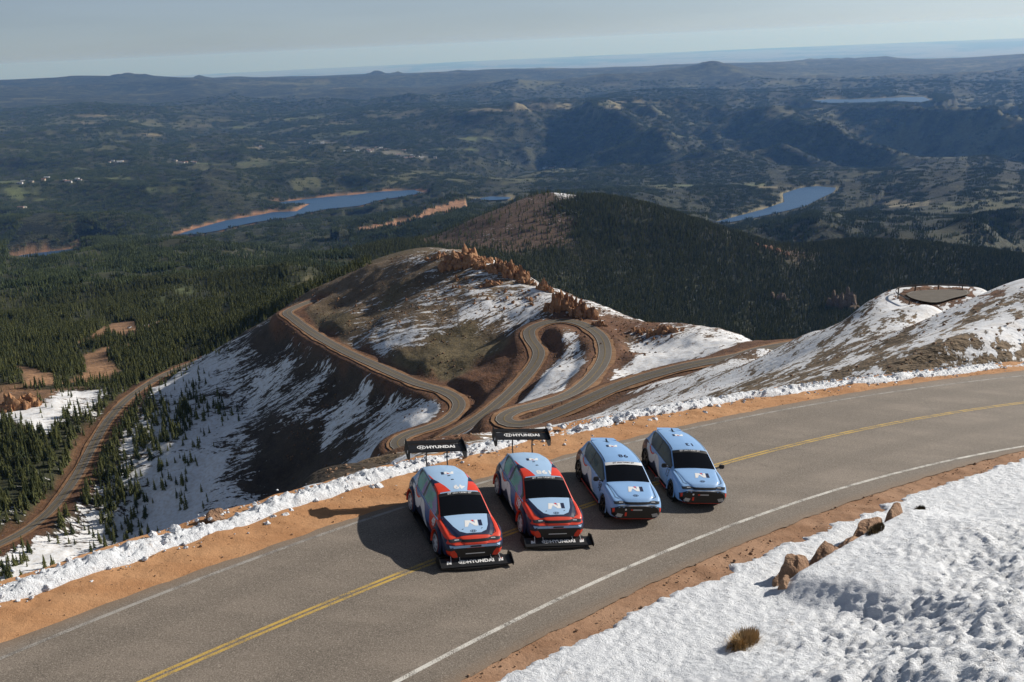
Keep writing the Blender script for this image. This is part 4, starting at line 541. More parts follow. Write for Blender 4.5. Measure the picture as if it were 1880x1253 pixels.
base = t.mix(t.ramp(vo.outputs['Distance'], .18, .05, 0, .35), base, (.26, .23, .20))
# dust blown in from the shoulders
du = t.ramp(t.math('ADD', t.math('ABSOLUTE', t.math('SUBTRACT', ac, .5)), t.math('MULTIPLY', t.math('SUBTRACT', g2, .5), .06)), .44, .51, 0, .7)
base = t.mix(du, base, (.21, .145, .095))
ck = t.n('ShaderNodeTexVoronoi', feature='DISTANCE_TO_EDGE'); ck.inputs['Scale'].default_value = .16
t.l(t.mix(.16, p, t.n('ShaderNodeTexNoise').outputs[1]), ck.inputs['Vector'])
base = t.mix(t.ramp(ck.outputs['Distance'], .0025, .0, 0, .3), base, (.05, .045, .04))
t.set(base, .82, spec=.35); t.bump(t.math('ADD', g1, t.math('MULTIPLY', g2, .5)), .55, .012); M_ASPH = t.m
A, B = strip('NASPH', 'FASPH', -9, 78, .25, 25)
wb = (fbm(A[:, :1] * 1.7, A[:, :1] * 0 + 3, 4, 4) - .5) * .22; B[:, :1] += wb; B[:, -1:] -= wb[::-1] * .9
o = structure(sheet('mountain_road', A, B, pz_ab(A, B), M_ASPH), 'worn two lane asphalt road under the parked cars'); ROAD = o
f_ = np.repeat(np.linspace(0, 1, A.shape[1])[None], A.shape[0], 0); attr(o, 'across', f_)
def paint(name, color, wear):
    t = NT(name); p = t.pos(); w = t.math('ADD', t.math('MULTIPLY', t.noise(p, 34, 2, .8), .6), t.math('MULTIPLY', t.noise(p, 1.6, 3, .6), .4))
    t.set(t.mix(t.ramp(w, wear, wear + .13), (.13, .115, .10), color), .75); t.bump(t.noise(p, 40, 2, .8), .5, .01); return t.m
M_W = paint('worn_white_line', (.60, .58, .53), .41); M_Y = paint('worn_yellow_line', (.50, .33, .07), .40); M_W2 = paint('faded_white_line', (.34, .32, .29), .42)
for nm, k, d, w, m, lb in (('edge_line', 'FARW', 0, .12, M_W2, 'faded white line along the outer edge'), ('edge_line', 'NEARW', 0, .13, M_W, 'white line along the uphill edge'), ('centre_line', 'YEL', .075, .095, M_Y, None), ('centre_line', 'YEL', -.085, .095, M_Y, None)):
    A, B = strip(k, k, -9, 78, .5, 2, d - w / 2, d + w / 2)
    o = sheet(nm, A, B, pz_ab(A, B) + .005, m, ROAD)
    if lb: o['label'] = lb

# ---------------------------------------------------------------- orange gravel shoulder on the outer side
def gravel_mat(name, c0, c1, c2):
    t = NT(name); p = t.pos(); al = t.map(p, rot=(0, 0, R(-45)), scale=(.18, 1.0, 1))
    n1 = t.noise(al, .9, 4, .6); n2 = t.noise(p, 5.5, 4, .7); n3 = t.noise(p, 38, 2, .7)
    c = t.mix(t.ramp(n1, .33, .68), c0, c1); c = t.mix(t.ramp(n2, .52, .72, 0, .6), c, c2); c = t.mix(t.ramp(n3, .40, .25, 0, .65), c, tuple(v * .45 for v in c0))
    c = t.mix(t.ramp(n3, .60, .75, 0, .6), c, tuple(min(1, v * 1.5) for v in c1))
    t.set(c, .95, spec=.15); t.bump(t.math('ADD', t.math('MULTIPLY', n2, .6), t.math('MULTIPLY', n3, .25)), .8, .07); return t.m
M_SHO = gravel_mat('orange_gravel', (.39, .20, .095), (.49, .275, .142), (.32, .18, .095)); M_VERGE = gravel_mat('verge_gravel', (.28, .16, .095), (.38, .235, .15), (.19, .115, .07))
A, B = strip('FASPH', 'BERMP', -9, 78, .16, 30, -.5, 1.0)
x, y = ab(A, B); u = np.linspace(0, 1, 30)[None]
Z = plane_z(x, y) - .02 + (fbm(x * .9, y * .9, 4, 2) - .5) * .16 * sstep(.12, .5, u) + (fbm(x * 4, y * 4, 2, 6) - .5) * .05 * sstep(.1, .3, u) - .09 * sstep(0, .18, .18 - u)
structure(sheet('gravel_shoulder', A, B, Z, M_SHO), 'orange gravel shoulder along the drop')
# bank below the outer edge
a = np.arange(-9, 78, .5); s_ = np.array([.3, .8, 1.4, 2, 2.8, 3.6, 4.6, 5.6, 7, 8.5, 10, 11.5, 13, 14.5, 16, 17.5, 19])
A = np.repeat(a[:, None], len(s_), 1); B = cv('BERMP', a)[:, None] + s_[None] * 1.04
x, y = ab(A, B); Z = height(x, y); Z[:, 0] = plane_z(x[:, 0], y[:, 0]) - .12; Z[:, -1] -= .5; Z[:, 1:-1] += .06
Z[:, 1:] += (fbm(x / 1.8, y / 1.8, 4, 77) - .5)[:, 1:] * .5
sn, fo, co = cover(x, y); sn = np.maximum(sn, .12)
o = structure(sheet('roadside_bank', A, B, Z, M_LAND), 'steep bank falling away below the gravel shoulder'); land_attrs(o, x, y, sn, fo * 0, co)

# ---------------------------------------------------------------- snow
def snow_mat(name, dirt, lo):
    t = NT(name); p = t.pos(); n1 = t.noise(p, .8, 4, .65); n2 = t.noise(p, 7, 4, .7); n3 = t.noise(p, 30, 3, .7); n4 = t.noise(p, 95, 2, .7)
    d = t.math('ADD', t.math('MULTIPLY', n1, .55), t.math('MULTIPLY', n2, .45))
    c = t.mix(t.ramp(d, lo, lo + .16, 0, .8), (.80, .83, .87), dirt); c = t.mix(t.ramp(n3, .62, .75, 0, .35), c, tuple(v * .8 for v in dirt))
    t.set(c, .62, spec=.3); t.b.inputs['Subsurface Weight'].default_value = 0.0
    t.bump(t.math('ADD', t.math('MULTIPLY', n2, .9), t.math('ADD', t.math('MULTIPLY', n3, .45), t.math('MULTIPLY', n4, .14))), .9, .10); return t.m
M_SNOW = snow_mat('granular_snow', (.70, .66, .62), .56); M_BERM = snow_mat('ploughed_snow', (.50, .36, .26), .55)
# ploughed ridge of snow along the drop
a = np.arange(-9, 78, .075); nb = 30; v = np.linspace(-1, 1, nb)
wid = .26 + .30 * fbm(a * .35, a * 0, 3, 13) + .20 * np.interp(a, [-9, 15, 40, 78], [.45, .3, .0, -.1]); hgt = (.13 + .30 * fbm(a * .55, a * 0 + 4, 4, 14)) * np.interp(a, [-9, 12, 30, 44, 78], [.85, .8, .75, .8, .8])
hgt *= .35 + .65 * sstep(.32, .42, fbm(a * .25, a * 0 + 9, 3, 15)); mean = (fbm(a * .3, a * 0 + 2, 3, 16) - .5) * .7
A = np.repeat(a[:, None], nb, 1); B = cv('BERMP', a)[:, None] + .38 + mean[:, None] + v[None] * wid[:, None]
x, y = ab(A, B); prof = np.clip(1 - np.abs(v) ** 2.2, 0, 1)[None] ** .7
lump = .55 + .9 * fbm(x * 2.6, y * 2.6, 4, 18, .6); edge = np.clip(1.15 - np.abs(v), 0, 1)[None]
Z = plane_z(x, y) - .10 + prof * hgt[:, None] * lump * 1.25 + (fbm(x * 9, y * 9, 3, 19) - .5) * .16 * edge
structure(sheet('snow_bank', A, B, Z, M_BERM), 'lumpy ploughed ridge of dirty snow along the drop')
# verge and snow slope on the uphill side
def snow_z(A, B):
    x, y = ab(A, B); s = np.maximum(cv('NSNOW', A) - B, -2.5)
    f_ = .16 * np.minimum(s, 3) + np.where(s > 3, .34 * np.minimum(s - 3, 3), 0) + np.where(s > 6, .56 * (s - 6), 0)
    sr = np.interp(A, [23, 33], [2.15, 1.3]); win = sstep(22.6, 24.2, A) * (1 - sstep(31.5, 34.5, A))
    f_ = f_ + win * (.50 * sstep(sr - .15, sr + .45, s) * (1 - sstep(4, 9, s)) - .10 * np.exp(-((s - sr + .45) / .35) ** 2))
    return plane_z(x, y) + f_, s
A, B = strip('NSNOW', 'NASPH', -9, 78, .14, 16, -.7, .35)
x, y = ab(A, B); z0, s_ = snow_z(A, B); u = np.linspace(0, 1, 16)[None]
Z = np.where(s_ > 0, z0, plane_z(x, y)) - .03 + (fbm(x * 1.6, y * 1.6, 4, 23) - .45) * .15 * sstep(0, .5, 1 - u) * sstep(0, .12, u + .1) - .05 * sstep(.85, 1, u)
structure(sheet('gravel_verge', A, B, Z, M_VERGE), 'pinkish gravel verge between the asphalt and the snow slope')
a = np.arange(-4, 70, .075); s0 = np.concatenate([np.arange(-.5, 12, .075), np.arange(12, 24, .18)])
wv = (fbm(a * .9, a * 0, 4, 25, .6) - .5) * .9 + (fbm(a * 5, a * 0 + 5, 2, 26) - .5) * .22
A = np.repeat(a[:, None], len(s0), 1); B = cv('NSNOW', a)[:, None] - s0[None] - wv[:, None] * np.clip(1 - s0 / 3, 0, 1)[None]
x, y = ab(A, B); Z, s_ = snow_z(A, B)
ru = (x * .45 + y * .89); rv = (-x * .89 + y * .45)                      # melt ripples run up the slope
band = sstep(3.2, 6.5, s_ + (fbm(x * .3, y * .3, 3, 27) - .5) * 3)
cup = (fbm(ru * 1.5, rv * 4.6, 4, 28, .58) - .5); cup2 = (fbm(ru * 5.5, rv * 10, 3, 29, .55) - .5); bigw = (fbm(x * .35, y * .35, 3, 30) - .5)
Z = Z + .05 + bigw * .7 * band + cup * (.09 + .22 * band) + cup2 * (.09 + .12 * band) - .20 * sstep(0, .5, .35 - s0)[None]
structure(sheet('snow_slope', A, B, Z, M_SNOW), 'steep slope of rough white snow above the road')
_bvh_snow = BVHTree.FromPolygons([tuple(v) for v in np.stack([x.ravel(), y.ravel(), Z.ravel()], 1)[::1]], [(int(i), int(i + 1), int(i + 1 + Z.shape[1]), int(i + Z.shape[1])) for i in (np.arange(Z.shape[0] - 1)[:, None] * Z.shape[1] + np.arange(Z.shape[1] - 1)).ravel()])
def snow_at(x, y):
    h = _bvh_snow.ray_cast(Vector((x, y, 60)), Vector((0, 0, -1)))
    return h[0].z if h[0] else plane_z(x, y)
# ---------------------------------------------------------------- conifers
def foliage_mat(name, dark, light):
    t = NT(name); oi = t.n('ShaderNodeObjectInfo').outputs['Random']; p = t.pos()
    v = t.math('ADD', t.math('MULTIPLY', oi, .7), t.math('MULTIPLY', t.noise(p, .35, 2), .5))
    c = t.mix(t.ramp(v, .2, .95), dark, light); t.set(c, .8, spec=.2)
    return t.m
M_PINE = foliage_mat('pine_needles', (.030, .042, .014), (.108, .114, .036))
M_PINE_FAR = foliage_mat('far_foliage', (.026, .042, .015), (.082, .102, .034)); M_BARK = plain('pine_bark', (.09, .06, .04), .9)
def conifer(rng, tiers, arms, spread=.17, lean=0.0):
    """crown of drooping boughs, unit height"""
    V, F = [], []
    for k in range(tiers):
        f_ = k / (tiers - 1); z = .10 + .86 * f_; rad = spread * (1 - f_) ** .85 * (.85 + .3 * rng.random()) + .008
        a0 = rng.random() * 6.3
        for j in range(arms):
            a = a0 + j * 6.283 / arms + rng.uniform(-.25, .25); rr = rad * rng.uniform(.7, 1.2); w = 2.6 / arms
            i = len(V); zt = z + rr * .35 + .04; zd = z - rr * rng.uniform(.25, .6)
            V += [(0, 0, min(zt + .05, 1.0)), (math.cos(a - w) * rr * .62, math.sin(a - w) * rr * .62, zd + .01), (math.cos(a) * rr, math.sin(a) * rr, zd), (math.cos(a + w) * rr * .62, math.sin(a + w) * rr * .62, zd + .012)]
            F += [(i, i + 1, i + 2), (i, i + 2, i + 3)]
    i = len(V); V.append((0, 0, 1.0))
    for j in range(5): V.append((math.cos(j * 1.2566) * spread * .45, math.sin(j * 1.2566) * spread * .45, .1))
    F += [(i, i + 1 + j, i + 1 + (j + 1) % 5) for j in range(5)]
    return V, F
def trunk(h=.2, r=.016):
    V = [(math.cos(a) * r * s, math.sin(a) * r * s, z) for z, s in ((-.06, 1.25), (.5, .6)) for a in np.arange(6) * 1.0472]
    return V, [(i, (i + 1) % 6, 6 + (i + 1) % 6, 6 + i) for i in range(6)]
def raw_mesh(name, V, F, mats, midx=None):
    me = bpy.data.meshes.new(name); me.from_pydata(V, [], F); me.update()
    for m in mats: me.materials.append(m)
    if midx is not None: me.polygons.foreach_set('material_index', np.array(midx, np.int32))
    return me
_rng = random.Random(5)
CROWNS = [raw_mesh('crown', *conifer(_rng, 9, 8, sp), [M_PINE]) for sp in (.17, .20, .15, .23)]
TRUNK = raw_mesh('trunk', *trunk(), [M_BARK])
def joined(list_):
    V, F = [], []
    for (v, f_), (x, y, z, s, wd) in list_:
        b = len(V); V += [(a * s * wd + x, c * s * wd + y, d * s + z) for a, c, d in v]; F += [tuple(b + i for i in q) for q in f_]
    return V, F
LOW = [raw_mesh('pine_mesh', *joined([(conifer(_rng, 6, 6, sp), (0, 0, 0, 1, 1)), (trunk(), (0, 0, 0, 1, 1))]), [M_PINE]) for sp in (.17, .21, .15)]
CLUMP = []
for q in range(4):
    L_ = []
    for j in range(17):
        x, y = _rng.uniform(-17, 17), _rng.uniform(-17, 17); s = _rng.uniform(6.5, 12.5)
        L_.append((conifer(_rng, 3, 5, .24), (x, y, -3.5, s + 3.5, 1.0)))
    CLUMP.append(raw_mesh('pine_clump', *joined(L_), [M_PINE_FAR]))
def scatter_group(name, label, protos, P, S, A, cat):
    """many alike things too far off to count: one object that instances a mesh on points"""
    k = np.random.RandomState(3).randint(0, len(protos), len(P))
    for i, me in enumerate(protos):
        src = bpy.data.objects.new('pine_source', me)
        m = k == i; pts = bpy.data.meshes.new(name); pts.from_pydata([tuple(p) for p in P[m]], [], []); pts.update()
        o = link(bpy.data.objects.new(name, pts)); attr(o, 'scl', S[m]); attr(o, 'rot', A[m])
        ng = bpy.data.node_groups.new(name, 'GeometryNodeTree')
        ng.interface.new_socket('Geometry', in_out='INPUT', socket_type='NodeSocketGeometry'); ng.interface.new_socket('Geometry', in_out='OUTPUT', socket_type='NodeSocketGeometry')
        gi = ng.nodes.new('NodeGroupInput'); go = ng.nodes.new('NodeGroupOutput'); ip = ng.nodes.new('GeometryNodeInstanceOnPoints'); oi = ng.nodes.new('GeometryNodeObjectInfo')
        oi.inputs['Object'].default_value = src
        def na(nm):
            d = ng.nodes.new('GeometryNodeInputNamedAttribute'); d.data_type = 'FLOAT'; d.inputs['Name'].default_value = nm; return d.outputs['Attribute']
        cx = ng.nodes.new('ShaderNodeCombineXYZ'); ng.links.new(na('rot'), cx.inputs[2]); ng.links.new(na('scl'), ip.inputs['Scale'])
        ng.links.new(gi.outputs[0], ip.inputs['Points']); ng.links.new(oi.outputs['Geometry'], ip.inputs['Instance']); ng.links.new(cx.outputs[0], ip.inputs['Rotation']); ng.links.new(ip.outputs[0], go.inputs[0])
        mod = o.modifiers.new('scatter', 'NODES'); mod.node_group = ng
        stuff(o, label, cat)
def sample(n, r0, r1, a0, a1, seed):
    g = np.random.RandomState(seed); r = np.sqrt(g.uniform(r0 ** 2, r1 ** 2, n)); a = g.uniform(R(a0), R(a1), n)
    return r * np.sin(a), r * np.cos(a), g
def forest_pts(n, r0, r1, a0, a1, seed, thr=0.0, power=1.0, open_=.35):
    x, y, g = sample(n, r0, r1, a0, a1, seed); s, f_, c = cover(x, y)
    r = np.hypot(x, y); gap = sstep(.36, .52, fbm(x / (r * .022 + 4), y / (r * .022 + 4), 4, 71, .6))
    m = g.uniform(0, 1, n) < (f_ ** power) * (open_ + (1 - open_) * gap); m &= f_ > thr
    x, y = x[m], y[m]
    return np.stack([x, y, height(x, y)], 1), f_[m], g
# the left-hand wood round the shaded road: the nearest 300 singly, the rest as one mass
P, f_, g = forest_pts(26000, 400, 1000, -34, -8, 1, .03, 1.25)
gap = sstep(.35, .6, fbm(P[:, 0] / 30, P[:, 1] / 30, 2, 9))
S = g.uniform(4.0, 9.5, len(P)) * (.62 + .38 * np.minimum(1, f_ * 1.2)); rr_ = np.hypot(P[:, 0], P[:, 1])
o_ = np.argsort(rr_ / S); near = o_[:300]; rest = o_[300:]
FR = ROADC['forest']
for q, i in enumerate(near):
    x, y, z = P[i]; s = S[i]
    d_, k_, t_ = poly_dist(np.array([x]), np.array([y]), FR); a, b = FR[k_[0]], FR[min(k_[0] + 1, len(FR) - 1)]
    side = (b[0] - a[0]) * (y - a[1]) - (b[1] - a[1]) * (x - a[0])
    root = empty('pine_tree', Matrix.Translation((x, y, z - .15)) @ Matrix.Rotation(g.uniform(0, 6.28), 4, 'Z') @ Matrix.Diagonal((s * 1.05, s * 1.05, s, 1)))
    cr = link(bpy.data.objects.new('crown', CROWNS[q % 4]), root); tr = link(bpy.data.objects.new('trunk', TRUNK), root)
    azt = math.degrees(math.atan2(x, y)); rt_ = math.hypot(x, y)
    if side > 0: lb = 'small conifer standing alone on the open snow right of the shaded road' if f_[i] < .3 else 'dark conifer in the strip between shaded road and open snow' if azt > -26 else 'dark conifer above the snow bank at the left picture edge'
    else: lb = 'dark conifer at the edge of the white clearing' if f_[i] < .5 else 'dark conifer left of the shaded road, on its lower stretch' if rt_ < 590 else 'dark conifer left of the shaded road, towards the white clearing'
    tag(root, lb, 'tree', 'group of ' + lb.replace('dark conifer', 'dark conifers').replace('small conifer', 'small conifers'))
scatter_group('pine_wood', 'dark pine wood around the shaded road and dirt lots', LOW, P[rest], S[rest], g.uniform(0, 6.28, len(rest)), 'forest')
P, f_, g = forest_pts(80000, 1000, 1750, -34, 2, 2, .1, 1.0, .12)
scatter_group('pine_wood', 'pine forest spreading behind the brown ridge on the left', LOW, P, g.uniform(6, 11, len(P)), g.uniform(0, 6.28, len(P)), 'forest')
P, f_, g = forest_pts(130000, 1450, 2700, -9, 33, 3, .1, 1.0, .6)
scatter_group('pine_wood', 'dense pine forest covering the hill with the red knob', LOW, P, g.uniform(6.5, 12, len(P)) , g.uniform(0, 6.28, len(P)), 'forest')
P1, f1, g = forest_pts(19000, 1700, 4200, -34, 33, 4, .15, 1.0, .28); P2, f2, g = forest_pts(36000, 4200, 8200, -32, 32, 6, .15, 1.0, .15); P3, f3, g = forest_pts(90000, 8200, 19000, -31, 31, 7, .15); _k = g.uniform(0, 1, len(P3)) < np.interp(np.hypot(P3[:, 0], P3[:, 1]), [8200, 11000, 19000], [1, 1, .15]); P3 = P3[_k]
P = np.concatenate([P1, P2, P3]); rr_ = np.hypot(P[:, 0], P[:, 1])
m = ~((rr_ < 2650) & (np.arctan2(P[:, 0], P[:, 1]) > R(-9))); P = P[m]; rr_ = rr_[m]
scatter_group('far_woodland', 'far off evergreen woodland on the valley hills', CLUMP, P, g.uniform(.8, 1.2, len(P)) * np.interp(rr_, [8000, 9000, 14000], [1, 1.35, 1.7]), g.uniform(0, 6.28, len(P)), 'forest')
# ---------------------------------------------------------------- cars
LB = (.35, .52, .74); LBS = (.25, .44, .74); NAVY = (.012, .022, .060); RED = (.70, .050, .020); WHITE = (.72, .73, .74); DRED = (.10, .018, .016); BLK = (.012, .012, .013); MIDB = (.045, .12, .31)
t = NT('livery_paint'); t.set(t.attr('livery').outputs['Color'], .5, spec=.3); t.b.inputs['Coat Weight'].default_value = .3; t.b.inputs['Coat Roughness'].default_value = .05; M_PAINT = t.m
M_GLASS = plain('tinted_glass', (.004, .0045, .006), .10, spec=.32)
t = NT('iridescent_film'); n_ = t.noise(t.obj(), 2.2, 2, .5); t.set(t.mix(t.ramp(n_, .40, .58), (.10, .28, .22), (.22, .13, .30)), .12, .35); M_FILM = t.m
M_BLACK = plain('satin_black', (.010, .010, .011), .35); M_RUB = plain('tyre_rubber', (.016, .016, .016), .85); M_WELL = plain('wheel_well', (.008, .008, .008), .95)
M_RIMW = plain('white_rim', (.62, .63, .66), .35); M_RIMD = plain('dark_rim', (.035, .035, .038), .3, .6); M_REDP = plain('red_paint', RED, .45, spec=.3, coat=.25); M_WHT = plain('white_vinyl', (.78, .78, .77), .5)
M_NAVYP = plain('navy_vinyl', (.008, .015, .050), .5, spec=.3); M_BLUEP = plain('blue_paint', LB, .5, spec=.3, coat=.3); M_BLUES = plain('blue_paint_road', LBS, .5, spec=.3, coat=.3); M_SILV = plain('silver_trim', (.45, .47, .50), .3, .5); M_LAMP = plain('lamp_lens', (.05, .055, .06), .08, spec=.8)
M_DISC = plain('brake_disc', (.16, .16, .16), .4, .7); M_DRL = plain('lamp_strip', (.55, .56, .58), .2)

def smooth_interp(x, pts, sig=.045):
    xs = np.array([p[0] for p in pts]); ys = np.array([p[1] for p in pts]); g = np.linspace(-3 * sig, 3 * sig, 25); w = np.exp(-(g / sig) ** 2 / 2); w /= w.sum()
    return sum(wi * np.interp(x + gi, xs, ys) for gi, wi in zip(g, w))
def bspline2(P, m):
    """clamped quadratic B-spline rows: P (k, n, 2) -> (k, m, 2), place along the control points"""
    n = P.shape[1]; u = np.linspace(0, n - 2, m); i = np.minimum(u.astype(int), n - 3); f_ = (u - i)[None, :, None]
    ext = P.copy(); a = ext[:, i]; b = ext[:, i + 1]; c = ext[:, i + 2]
    pa = np.where((i == 0)[None, :, None], a, (a + b) / 2); pc = np.where((i == n - 3)[None, :, None], c, (b + c) / 2)
    return pa * (1 - f_) ** 2 + 2 * b * f_ * (1 - f_) + pc * f_ ** 2, u
NS, NT_ = 211, 90
def body_grid(race):
    x = np.linspace(-2.355, 2.36, NS)
    zt = smooth_interp(x, [(-2.36, .72), (-2.33, .90), (-2.24, 1.02), (-2.06, 1.20), (-1.93, 1.41), (-1.80, 1.46), (-1.3, 1.54), (-.8, 1.58), (-.3, 1.592), (.1, 1.58), (.40, 1.53), (.8, 1.31), (1.22, 1.065), (1.34, 1.035), (1.7, .985), (2.0, .925), (2.16, .875), (2.27, .79), (2.36, .68)], .03)
    wm = smooth_interp(x, [(-2.36, .70), (-2.25, .86), (-2.0, .935), (-1.5, .955), (0, .945), (1.5, .955), (1.95, .945), (2.15, .92), (2.27, .87), (2.36, .74)])
    zb = smooth_interp(x, [(-2.36, .34), (-2.1, .22), (-1.8, .17), (1.9, .16), (2.15, .17), (2.36, .22)])
    wr = smooth_interp(x, [(-2.36, .55), (-2.1, .62), (-1.8, .56), (-1.2, .62), (-.6, .665), (.38, .690), (1.22, .825), (1.4, .72), (2.0, .62), (2.36, .34)])
    drop = smooth_interp(x, [(-2.36, .02), (-2.1, .04), (-1.8, .055), (.3, .055), (1.2, .04), (1.35, .018), (2.36, .02)])
    wb = smooth_interp(x, [(-2.36, .60), (-2.2, .79), (-1.9, .84), (-1.2, .885), (.6, .895), (1.22, .885), (1.5, .875), (2.0, .85), (2.2, .80), (2.36, .66)])
    zbl = np.minimum(smooth_interp(x, [(-2.36, .66), (-2.2, .93), (-1.8, 1.05), (-1.0, 1.02), (.4, .985), (1.0, .965), (1.3, .965), (1.6, .945), (2.0, .865), (2.2, .785), (2.36, .62)]), zt - .028)
    wsh = wm - .025; zsh = smooth_interp(x, [(-2.36, .60), (-2.2, .80), (-1.5, .88), (0, .84), (1.5, .86), (2.0, .76), (2.36, .52)])
    z3 = smooth_interp(x, [(-2.36, .48), (-1.8, .50), (1.8, .50), (2.36, .38)]); z4 = smooth_interp(x, [(-2.36, .56), (-1.8, .68), (1.8, .68), (2.36, .46)])
    ws = wm - .07
    C_ = np.stack([np.stack(q, -1) for q in ((0 * x, zb), (ws * .8, zb), (ws, zb + .03), (wm - .005, z3), (wm, z4), (wsh, zsh), (wb + .016, zbl - .035), (wb - .022, zbl + .010), (wr + .022, zt - drop - .035), (wr - .03, zt - drop), (wr * .5, zt - drop * .25), (0 * x, zt))], 1)
    S, u = bspline2(C_, NT_)
    G = np.concatenate([np.repeat(x[:, None, None], NT_, 1), S], 2)       # (NS, NT, 3) with y >= 0
    return x, u, G
def in2(px, pz, P): return in_poly(px.ravel(), pz.ravel(), P).reshape(px.shape)
def livery(G, u, race):
    X, Y, Z = G[..., 0], G[..., 1], G[..., 2]; U = np.repeat(u[None], X.shape[0], 0)
    L = np.zeros(X.shape + (3,)); L[:] = LB if race else LBS
    side = U < 6.0; top = ~side
    def put(m, c): L[m] = c
    if race: put(side, MIDB)
    white = [(-1.80, 1.42), (-1.45, 1.42), (-1.30, 1.05), (-1.10, .84), (-.80, .80), (-.55, .95), (-.25, .95), (.02, .72), (.22, .42), (.34, .25), (.0, .25), (-.15, .45), (-.35, .66), (-.5, .68), (-.7, .5), (-1.0, .45), (-1.3, .6), (-1.6, 1.0)]
    redl = [(-1.45, 1.42), (-1.36, 1.42), (-1.21, 1.05), (-1.03, .90), (-.8, .87), (-.8, .80), (-1.10, .84), (-1.30, 1.05)]
    put(side & (X < -1.5), NAVY if race else DRED)
    put(side & (X < -1.85) & (Z < .75), DRED if race else NAVY)
    lowt = [(-1.3, .6), (-.7, .5), (-.5, .68), (-.15, .45), (0, .25), (-1.6, .25)]
    put(side & in2(X, Z, lowt), NAVY)
    put((U < 8.2) & (U > 5.9) & (X < -1.2) & in2(X, Z, white), WHITE); put((U > 5.9) & (U < 8.0) & in2(X, Z, redl), RED)
    if race:
        put(side & (X > .3) & (Z < .55) & (X < 1.2), NAVY); put(side & in2(X, Z, [(.38, 1.1), (1.35, 1.1), (1.30, .62), (1.0, .45), (.62, .55)]), RED)
        put(side & (X > 1.18), NAVY); put(side & (X > 1.1) & (Z > .93 - (X - 1.1) * .165), RED)
        put(top & (X > 1.2), RED)
        rail = (U > 6.6) & (U < 8.6) & (X <= 1.2)
        put(rail & (X > -.05), RED); put(rail & (X <= -.05) & (X > -.5), NAVY)
        put((X > 2.18) & (Z > .655), RED)
        put((X > 2.0) & (Z <= .655), NAVY)
    put(side & (Z < .27) & (X > -1.9), BLK)
    return L
def shell(name, V, F, mat, parent, smooth=True): return mesh_obj(name, np.asarray(V, float), np.asarray(F), mat, parent, smooth)
def tube(path, r, n=8):
    path = [Vector(p) for p in path]; V, F = [], []
    for i, p in enumerate(path):
        d = (path[min(i + 1, len(path) - 1)] - path[max(i - 1, 0)]).normalized(); a = d.cross(Vector((0, 0, 1)) if abs(d.z) < .9 else Vector((1, 0, 0))).normalized(); b = d.cross(a)
        for k in range(n): th = k * 2 * math.pi / n; V.append(p + (a * math.cos(th) + b * math.sin(th)) * r)
    for i in range(len(path) - 1):
        for k in range(n): F.append((i * n + k, i * n + (k + 1) % n, (i + 1) * n + (k + 1) % n, (i + 1) * n + k))
    return V, F
def lathe_y(prof, n=40):
    """profile of (radius, y) turned about the y axis"""
    V = [(r * math.cos(k * 2 * math.pi / n), y, r * math.sin(k * 2 * math.pi / n)) for r, y in prof for k in range(n)]
    F = [(i * n + k, i * n + (k + 1) % n, (i + 1) * n + (k + 1) % n, (i + 1) * n + k) for i in range(len(prof) - 1) for k in range(n)]
    return V, F
def slab(pts, z0, z1):
    """prism over an outline in (x, y)"""
    n = len(pts); V = [(x, y, z0) for x, y in pts] + [(x, y, z1) for x, y in pts]
    return V, [tuple(range(n))[::-1], tuple(range(n, 2 * n))] + [(i, (i + 1) % n, n + (i + 1) % n, n + i) for i in range(n)]
def plate(pts, y0, y1):
    """prism over an outline in (x, z)"""
    n = len(pts); V = [(x, y0, z) for x, z in pts] + [(x, y1, z) for x, z in pts]
    return V, [tuple(range(n)), tuple(range(n, 2 * n))[::-1]] + [(n + i, n + (i + 1) % n, (i + 1) % n, i) for i in range(n)]
def pydata(name, VF, mat, parent, smooth=False):
    o = mesh_obj(name, VF[0], VF[1], mat, parent, smooth)
    bm = bmesh.new(); bm.from_mesh(o.data); bmesh.ops.recalc_face_normals(bm, faces=bm.faces); bm.to_mesh(o.data); bm.free()
    return o
_txt = {}
def text_polys(s, shear=0.0, bold=0.0, space=1.0):
    k = (s, shear, bold, space)
    if k not in _txt:
        cu = bpy.data.curves.new('lettering', 'FONT'); cu.body = s; cu.align_x = 'CENTER'; cu.align_y = 'CENTER'; cu.shear = shear; cu.offset = bold; cu.space_character = space; cu.resolution_u = 3
        ob = bpy.data.objects.new('lettering', cu); COL.objects.link(ob); dg = bpy.context.evaluated_depsgraph_get(); dg.update()
        me = bpy.data.meshes.new_from_object(ob.evaluated_get(dg)); V = [(v.co.x, v.co.y) for v in me.vertices]; F = [tuple(p.vertices) for p in me.polygons]
        bpy.data.objects.remove(ob); bpy.data.curves.remove(cu); bpy.data.meshes.remove(me); 
        xs = [v[0] for v in V]; ys = [v[1] for v in V]; cx, cy, h = (max(xs) + min(xs)) / 2, (max(ys) + min(ys)) / 2, max(ys) - min(ys)
        _txt[k] = ([((a - cx) / h, (b - cy) / h) for a, b in V], F)
    return _txt[k]
def polys(*L):
    V, F = [], []
    for P in L: F.append(tuple(range(len(V), len(V) + len(P)))); V += P
    return V, F
def n_logo(part):
    w = [(0, 0), (.30, 0), (.46, .50), (.62, .60), (.98, .08), (1.30, .08), (1.46, .98), (1.18, .98), (1.10, .45), (.74, .95), (.28, .98)]
    d = {'white': [w], 'red': [[(.84, 1.0), (1.10, 1.0), (1.05, .66), (.90, .86)]], 'black': [[(1.52, .98), (1.86, 1.0), (1.73, .08), (1.38, .08)]]}[part]
    return polys(*[[(x - .93, y - .5) for x, y in P] for P in d])
